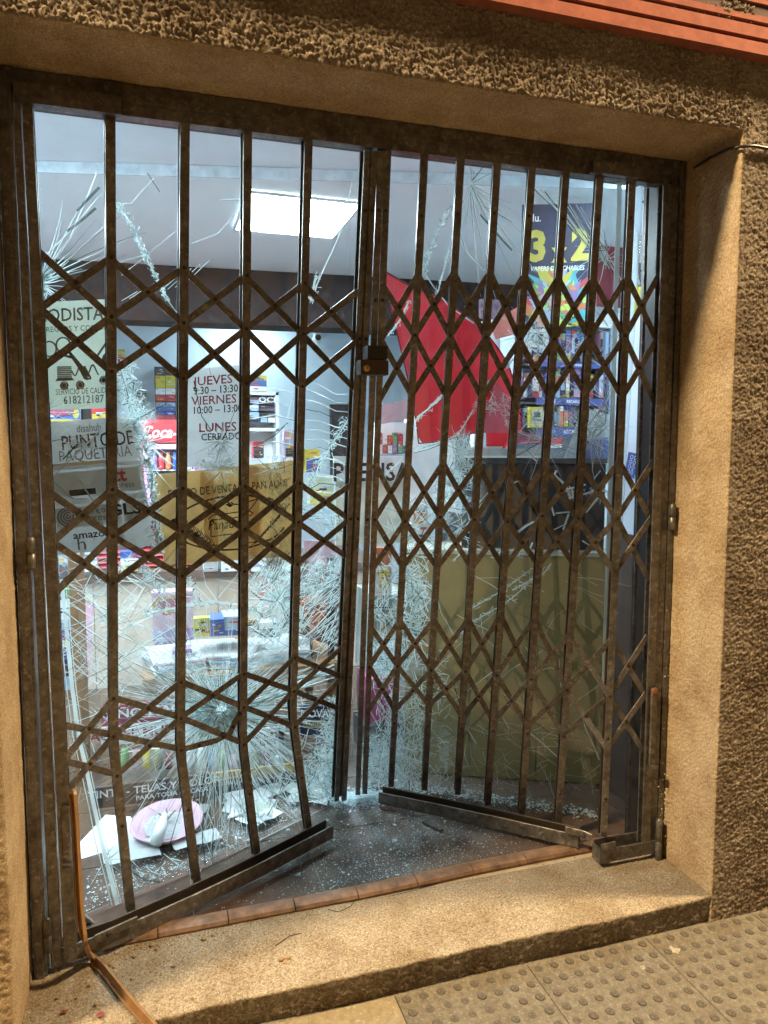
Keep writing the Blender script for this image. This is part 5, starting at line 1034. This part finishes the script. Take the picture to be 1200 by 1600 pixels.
# board front of a cabinet behind the right glass
A, B_ = np.array([1.335, .875]), np.array([2.085, .515]); dr = unit(B_ - A); nr = np.array([dr[1], -dr[0]]); cb = thing('cabinet', 'olive brown low cabinet standing behind the right half of the gate', 'cabinet')
def wallbox(nm, s0, s1, z0, z1, d0, d1, m, parent):
    L_ = np.linalg.norm(B_ - A); mb = MB(); f = lambda s_, d_, z: (*(A + dr * s_ * L_ - nr * d_), z)
    mb.hexa([f(s0, d0, z1), f(s1, d0, z1), f(s1, d0, z0), f(s0, d0, z0), f(s0, d1, z1), f(s1, d1, z1), f(s1, d1, z0), f(s0, d1, z0)], m); return mb.build(nm, None, parent)
for k in range(3): wallbox('front_panel', k / 3 + .002, (k + 1) / 3 - .002, .005, .955, 0, .02, OLIVE, cb)
wallbox('carcass', .0, 1., .0, .95, .021, .40, mat('cabinet_dark', (.06, .05, .03), .7), cb); wallbox('top', -.01, 1.01, .956, .972, -.006, .40, mat('cabinet_top', (.34, .34, .30), .4), cb)
# black till box and trays on the cabinet
t = thing('black_case', 'big black case standing on the cabinet behind the right glass', 'case'); f = wallbox('body', .28, .98, .974, 1.33, .06, .36, BLACK, t); wallbox('lid', .27, .985, 1.332, 1.352, .05, .37, GREYD, t); wallbox('vertical_seam', .62, .626, .98, 1.325, .055, .062, GREYD, t)
t = thing('white_tray', 'white tray lying on the black case', 'tray'); wallbox('base', .27, .70, 1.354, 1.362, .03, .3, WHITE, t); wallbox('rim', .27, .70, 1.362, 1.392, .03, .045, SILV, t); wallbox('insert', .30, .48, 1.364, 1.40, .05, .2, CREAM, t)
t = thing('punched_card', 'white tapering card with a round hole standing on the black case', 'card'); a = [aty(905, 654, .72), aty(921, 660, .72), aty(917, 735, .70), aty(878, 728, .72)]; Q = Quad(*a); mb = MB(); Q.slab(mb, mat('pale_card', (.62, .70, .74), .6), .006); mb.build('card', None, t)
mb = MB(); Q.poly(mb, ell(.35, .2, .22, .075, 0, 345, 14), SILV, .001); Q.poly(mb, ell(.35, .2, .13, .045, 0, 345, 14), BLACK, .0016); mb.build('hole', None, t)
tilted('pale_sheet', 'pale curved sheet leaning over the right end of the black case', 'sheet', [(922, 640), (960, 650), (958, 742), (918, 728)], .66, mat('pale_sheet', (.56, .64, .64), .6), .004)
mb = MB(); c0 = aty(934, 706, .63); G = []
for j in range(5):
    G.append([c0 + np.array([(s_) * (.06 - .008 * abs(j - 2)), -.012 * math.cos(s_ * 1.5), .052 - .026 * j + .008 * s_]) for s_ in (-1, -.5, 0, .5, 1)])
thick_grid(mb, G, .03, mat('blue_device', (.07, .11, .30), .4), BLUE); tag(mb.build('blue_device', None, None, True), 'rounded blue device resting against the pale sheet', 'device')
# vape shelves
t = thing('vape_shelf', 'wall shelf unit with blue price strips on the right', 'shelf'); Y = 1.75; rowsV = [(515, 566), (574, 622), (632, 668)]
xa, xb = aty(808, 600, Y)[0], aty(952, 600, Y)[0]; zb, za = aty(880, 505, Y)[2], aty(880, 735, Y)[2]
mb = MB(); mb.box(xa, xb, Y + .16, Y + .18, za, zb); mb.box(xa - .02, xa, Y, Y + .18, za, zb); mb.box(xb, xb + .02, Y, Y + .18, za, zb); mb.build('back_panel', mat('shelf_back', (.30, .34, .42), .6), t)
mb = MB(); mb.box(xa, xb, Y - .005, Y + .16, zb - .012, zb + .012); mb.build('shelf_board', WHITE, t)
for (v0, v1) in ((566, 574), (622, 633), (668, 682)):
    z1_, z0_ = aty(880, v0, Y)[2], aty(880, v1, Y)[2]; mb = MB(); mb.box(xa, xb, Y, Y + .16, z0_ + .003, z0_ + .012); mb.build('shelf_board', GREYD, t)
    mb = MB(); mb.box(xa + .12, xb, Y - .006, Y - .001, z0_, z1_); o = mb.build('price_strip', mat('price_strip_blue', (.06, .08, .28), .45), t)
    Q = Quad((xa + .12, Y - .006, z1_), (xb, Y - .006, z1_), (xb, Y - .006, z0_), (xa + .12, Y - .006, z0_)); m2 = MB(); Q.text(m2, 'VUSE', .2, .5, .4, LBLUE, bold=.02); Q.text(m2, 'RECARGAS', .52, .5, .4, INKW, bold=.02); m2.build('lettering', None, o)
pal = [BLUE, NAVY, LBLUE, WHITE, PURP, ORNG, GREEN, PINK, NAVY, BLUE, REDP, YELL]; names = ['top', 'middle', 'lower']
for ri, (v0, v1) in enumerate(rowsV):
    u = 812; k = 0
    while u < 948:
        w_ = random.choice((6, 7, 8, 9, 11)); h_ = random.uniform(0, .25) * (v1 - v0)
        if random.random() < .93:
            m1, m2_, m3 = random.choice(pal), random.choice(pal[:6]), random.choice(pal)
            o, _ = carton('vape_box', u, v0 + h_, u + w_ - 1, v1 - 1, Y + random.uniform(.0, .05), .06, [(.22, m1), (.5, m2_), (.28, m3)]); tag(o, 'slim coloured vape box on the %s row of the right wall shelf' % names[ri], 'box', 'vape boxes on the %s shelf row' % names[ri])
        u += w_; k += 1
o, q_ = carton('yellow_frame_box', 827, 636, 848, 668, Y - .02, .03, [(1, YELL)]); tag(o, 'yellow framed box in front of the lower vape shelf row', 'box'); m2 = MB(); q_.rect(m2, .2, .1, .95, .9, CREAM, .0015); q_.rect(m2, .35, .25, .8, .5, GREYD, .002); q_.rect(m2, .35, .6, .9, .65, GREYD, .002); m2.build('print', None, o)
o, q_ = carton('counter_pack', 858, 684, 878, 700, 1.6, .06, [(.6, REDP), (.4, WHITE)]); tag(o, 'red and white packs below the lowest price strip', 'pack')
slabbox('maroon_box', 'dark maroon box on the bottom of the vape shelf', 'box', 808, 676, 850, 694, Y + .01, .1, MAROON)
tilted('dark_symbol_card', 'white card with a thick black symbol hanging above the vape boxes', 'card', [(820, 505), (858, 512), (854, 545), (818, 540)], 1.62, PAPER, .003)
Q = Quad(aty(832, 516, 1.615), aty(848, 519, 1.615), aty(846, 544, 1.615), aty(830, 540, 1.615)); mb = MB(); Q.text(mb, 'CE', .5, .5, .62, INK, bold=.05, sx=.8); ds = [o for o in bpy.data.objects if o.name == 'dark_symbol_card'][0]; mb.build('lettering', None, ds)
tilted('salmon_card', 'salmon red card above the right end of the red sheet', 'card', [(765, 505), (812, 478), (815, 520), (775, 530)], 1.5, mat('salmon', (.66, .2, .16), .6), .004)
slabbox('white_case', 'white display case behind the salmon card', 'case', 762, 500, 812, 640, 1.95, .1, WHITE)
slabbox('grey_screen', 'grey framed picture hung below the dark beam at mid right', 'picture', 752, 468, 792, 498, 2.6, .04, mat('dim_picture', (.30, .18, .24), .5, var=.6, scale=30))
# dark red banner and white uprights at far right
slabbox('red_banner', 'dark red banner hanging high beside the vape poster', 'banner', 936, 385, 985, 480, 1.9, .02, mat('banner_red', (.26, .03, .05), .6, translucent=.15))
slabbox('wall_cupboard', 'grey white wall cupboard right of the vape shelves', 'cupboard', 955, 490, 1010, 700, 1.85, .2, WHITE)

# notices on the white side panel
t = thing('clip_notice', 'black hair clip drawings on a white notice beside the right frame', 'notice'); Q = Quad(atx(996, 365, 2.097), atx(1021, 368, 2.097), atx(1019, 448, 2.097), atx(996, 448, 2.097)); mb = MB(); Q.slab(mb, PAPER, .0006); mb.build('sheet', None, t)
mb = MB(); Q.poly(mb, [(.55, .2), (.7, .05), (.95, .1), (.9, .4), (.7, .55), (.62, .4)], INK); Q.line(mb, [(.6, .3), (.75, .6), (.95, .5)], .003, INK); Q.poly(mb, [(.1, .55), (.25, .55), (.25, .95), (.12, .85)], INK); Q.line(mb, [(.2, .7), (.6, .68)], .008, INK); Q.line(mb, [(.55, .6), (.62, .8)], .006, INK); mb.build('drawing', None, t)
t = thing('yellow_notice', 'small yellow notice with black letters beside the right frame', 'notice'); Q = Quad(atx(992, 448, 2.097), atx(1020, 438, 2.097), atx(1018, 470, 2.097), atx(990, 496, 2.097)); mb = MB(); Q.slab(mb, mat('yellow_notice_paper', (.66, .66, .12), .7, translucent=.2), .001); mb.build('sheet', None, t)
mb = MB(); Q.text(mb, 'SI SE', .62, .32, .22, INK, bold=.01, sx=.75); Q.text(mb, '2', .3, .75, .2, INK); mb.build('lettering', None, t)
t = thing('blue_chart', 'blue sheet with rows of white circles low beside the right frame', 'sheet'); Q = Quad(atx(982, 706, 2.097), atx(1002, 710, 2.097), atx(990, 748, 2.097), atx(976, 742, 2.097)); mb = MB(); Q.slab(mb, BLUE, .001); mb.build('sheet', None, t)
mb = MB()
for i in range(2):
    for j in range(4): Q.line(mb, ell(.35 + .32 * i, .18 + .2 * j, .11, .075, 0, 360, 9), .0018, INKW)
mb.build('circles', None, t)
mb = MB(); mb.tube([aty(1004, 316, .39), aty(1012, 311, .385), aty(1022, 308, .385)], .005, 6); tag(mb.build('wall_hook', BLACK), 'small black hook at the top of the white side panel', 'hook')
mb = MB(); mb.tube([aty(1000, 735, .42), aty(994, 850, .40), aty(990, 1010, .38)], [.012, .018, .02], 10); tag(mb.build('white_pipe', WHITE, None, True), 'white pipe running down behind the right stile', 'pipe')

# ================================================================== small things at the door
# bent trim strip
path = [aty(112, 1238, -.022), aty(117, 1252, -.03), aty(122, 1330, -.035), aty(127, 1420, -.045), aty(134, 1470, -.055), atz(146, 1496, .018), atz(166, 1517, .012), atz(200, 1560, .010), atz(238, 1602, .008), atz(270, 1640, -.01)]
t = thing('bent_trim_strip', 'bent bronze trim strip leaning on the gate and lying over the step', 'trim strip')
P = np.array(path); tt = np.linspace(0, len(P) - 1, 40); sm = []
for x in tt:
    i = min(int(x), len(P) - 2); f_ = x - i; p0, p1, p2, p3 = P[max(i - 1, 0)], P[i], P[i + 1], P[min(i + 2, len(P) - 1)]
    sm.append(.5 * ((2 * p1) + (p2 - p0) * f_ + (2 * p0 - 5 * p1 + 4 * p2 - p3) * f_ ** 2 + (3 * p1 - p0 - 3 * p2 + p3) * f_ ** 3))
nref = (-.75, -.5, .42)
mb = MB(); mb.sweep(sm, nref, .022, .003, 0); mb.build('web', STRIPM, t, False)
for s_ in (-1, 1):
    mb = MB(); sd = [np.cross(unit(sm[min(i + 1, 39)] - sm[max(i - 1, 0)]), unit(nref)) for i in range(40)]; mb.sweep([p + d * .010 * s_ + unit(nref) * .004 for p, d in zip(sm, sd)], nref, .004, .009, 0); mb.build('flange', STRIPM, t)
# splinter of wood on the floor, red specks, pebbles
mb = MB(); a, c_ = atz(662, 1283, .008), atz(690, 1297, .008); mb.sweep([a, c_], (0, 0, 1), .016, .006, 0); tag(mb.build('metal_chip', GATE), 'flat dark metal chip lying among the glass crumbs on the floor', 'chip')
for k, (u, v, z_, s_, lb) in enumerate(((100, 1580, .004, .010, 'red speck on the doorstep nearest the left wall'), (157, 1585, .004, .011, 'red speck on the doorstep beside the trim strip'), (393, 1412, .004, .006, 'tiny red fragment on the floor behind the threshold'))):
    p = atz(u, v, z_); mb = MB(); n_ = 9; ring = [p + np.array([s_ * random.uniform(.5, 1.2) * math.cos(2 * math.pi * i / n_), s_ * random.uniform(.4, 1) * math.sin(2 * math.pi * i / n_), 0]) for i in range(n_)]
    mb.add([p + np.array([0, 0, .002])] + ring, [(0, i + 1, (i + 1) % n_ + 1) for i in range(n_)]); tag(mb.build('red_speck', mat('red_speck', (.15, .02, .018), .5)), lb, 'speck')
for (u, v, s_, lb) in ((1052, 1484, .022, 'white splash of dried paint on the dotted pavement'), (1004, 1512, .012, 'smaller white splash on the dotted pavement')):
    p = atz(u, v, PZ + .0012); mb = MB(); n_ = 16; ring = [p + np.array([s_ * random.uniform(.35, 1.3) * math.cos(2 * math.pi * i / n_), s_ * random.uniform(.3, 1.) * math.sin(2 * math.pi * i / n_), 0]) for i in range(n_)]
    mb.add([p + np.array([0, 0, .0012])] + ring, [(0, i + 1, (i + 1) % n_ + 1) for i in range(n_)]); tag(mb.build('paint_splash', mat('dried_paint', (.25, .225, .18), .8, var=.3, scale=60)), lb, 'splash')
def pebble(p, s_, m_):
    bm = MB(); vs = []; 
    for j, (r_, z_) in enumerate(((.5, 0), (1, .25), (.9, .6), (.4, .85))):
        for i in range(7): a_ = 2 * math.pi * i / 7; k_ = random.uniform(.75, 1.2); vs.append(p + s_ * np.array([r_ * k_ * math.cos(a_), r_ * k_ * math.sin(a_), z_]))
    bm.add(vs, [(j * 7 + i, j * 7 + (i + 1) % 7, j * 7 + 7 + (i + 1) % 7, j * 7 + 7 + i) for j in range(3) for i in range(7)] + [tuple(range(21, 28))]); return bm.build('pebble', m_)
PEB = mat('pebble_brown', (.20, .135, .07), .9, bump=.4)
for u, v, s_ in ((172, 1508, .006), (178, 1512, .005), (210, 1495, .007), (238, 1478, .008), (244, 1484, .006), (272, 1510, .007), (318, 1468, .008), (332, 1462, .006), (440, 1500, .009), (450, 1497, .007), (385, 1492, .005), (300, 1560, .004), (150, 1570, .005), (120, 1560, .004), (90, 1560, .005), (205, 1530, .004), (140, 1540, .006)):
    tag(pebble(atz(u, v, .0), s_, PEB), 'small brown pebble lying on the stone doorstep', 'pebble', 'pebbles on the doorstep')
# dirt and plaster crumbs along the gate foot
mb = MB()
for k in range(900):
    x = random.choice((random.uniform(.03, .5), random.uniform(.03, 1.95))); e_ = np.interp(x, ex[:, 0], ex[:, 1]) - .048; y = e_ - abs(random.gauss(0, .035)) if random.random() < .8 else random.uniform(FY + .02, e_)
    y = max(y, FY + .015); s_ = random.uniform(.0008, .0026); p = np.array([x, y, .0005]); a_ = random.uniform(0, 6)
    mb.add([p + s_ * np.array([math.cos(a_ + i * 2.1), math.sin(a_ + i * 2.1), 0]) for i in range(3)] + [p + np.array([0, 0, s_ * 1.3])], [(0, 1, 3), (1, 2, 3), (2, 0, 3)])
o = mb.build('dirt_crumbs', PEB); tag(o, 'brown dirt crumbs scattered on the doorstep', 'dirt', kind='stuff')
mb = MB()
for k in range(60):
    p = np.array([1.955 + random.uniform(-.015, .012), -.012 + random.gauss(0, .006), random.choice((random.uniform(.03, .3), random.uniform(.0, 1.0)))]); s_ = random.uniform(.001, .004); mb.tube([p, p + s_ * np.array([random.uniform(-1, 1), -.6, random.uniform(-1, 1)])], s_ * .5, 5)
tag(mb.build('sealant_crumbs', mat('sealant', (.62, .56, .42), .8)), 'pale crumbs of sealant along the right frame', 'sealant', kind='stuff')
# glass crumbs over the floor
mb = MB(); cnt = 0
def crumb(x, y, s_, z=.0006):
    a_ = random.uniform(0, 6); k = random.choice((3, 4)); tl = random.uniform(-.5, .5); vs = [(x + s_ * random.uniform(.6, 1.2) * math.cos(a_ + 2 * math.pi * i / k), y + s_ * random.uniform(.6, 1.2) * math.sin(a_ + 2 * math.pi * i / k), z + s_ * tl * math.cos(i * 2.) * .5 + s_ * .4) for i in range(k)]
    mb.add(vs + [(x, y, z)], [tuple(range(k))] + [(i, (i + 1) % k, k) for i in range(k)])
while cnt < 11000:
    x = random.uniform(.25, 1.75); y = .11 + abs(random.gauss(0, .30)); yl = min(np.interp(x, LB[:, 0], LB[:, 1]) if x < 1.03 else np.interp(x, RB[:, 0], RB[:, 1]), 2) + .03
    if y > 1.05: continue
    dens = math.exp(-((x - 1.12) / .34) ** 2) if y < yl else .75
    if random.random() > dens + .06: continue
    crumb(x, y, random.choice((random.uniform(.0006, .0014), random.uniform(.0006, .0016), random.uniform(.0006, .0014), random.uniform(.0008, .002), random.uniform(.0012, .0042)))); cnt += 1
for k in range(60):
    x, y = random.uniform(.45, 1.6), random.uniform(.2, .95); crumb(x, y, random.uniform(.005, .013))
for k in range(1500):
    t_ = random.random(); x = 1.0 + .16 * t_ + random.gauss(0, .03); y = .70 + random.gauss(0, .035); crumb(x, y, random.uniform(.002, .007), random.uniform(0, .012))
for k in range(1200):
    s_ = random.random(); x = .1 + .9 * s_; y = np.interp(x, LB[:, 0], LB[:, 1]) + .03 + abs(random.gauss(0, .12)); crumb(x, y, random.uniform(.0015, .005))
for k in range(900):
    s_ = random.random(); x = 1.15 + .75 * s_; y = np.interp(x, RB[:, 0], RB[:, 1]) + random.gauss(0.01, .025); crumb(x, y, random.uniform(.002, .008), random.uniform(0, .02))
for k in range(260):
    a_ = random.uniform(0, 6.3); r_ = .12 * math.sqrt(random.random()); crumb(cen[0] + r_ * math.cos(a_), cen[1] + r_ * math.sin(a_), random.uniform(.001, .004), cen[2] + .012 + .1 * r_)
tag(mb.build('glass_crumbs', CRUMB), 'glittering crumbs of broken glass strewn over the shop floor', 'broken glass', kind='stuff')
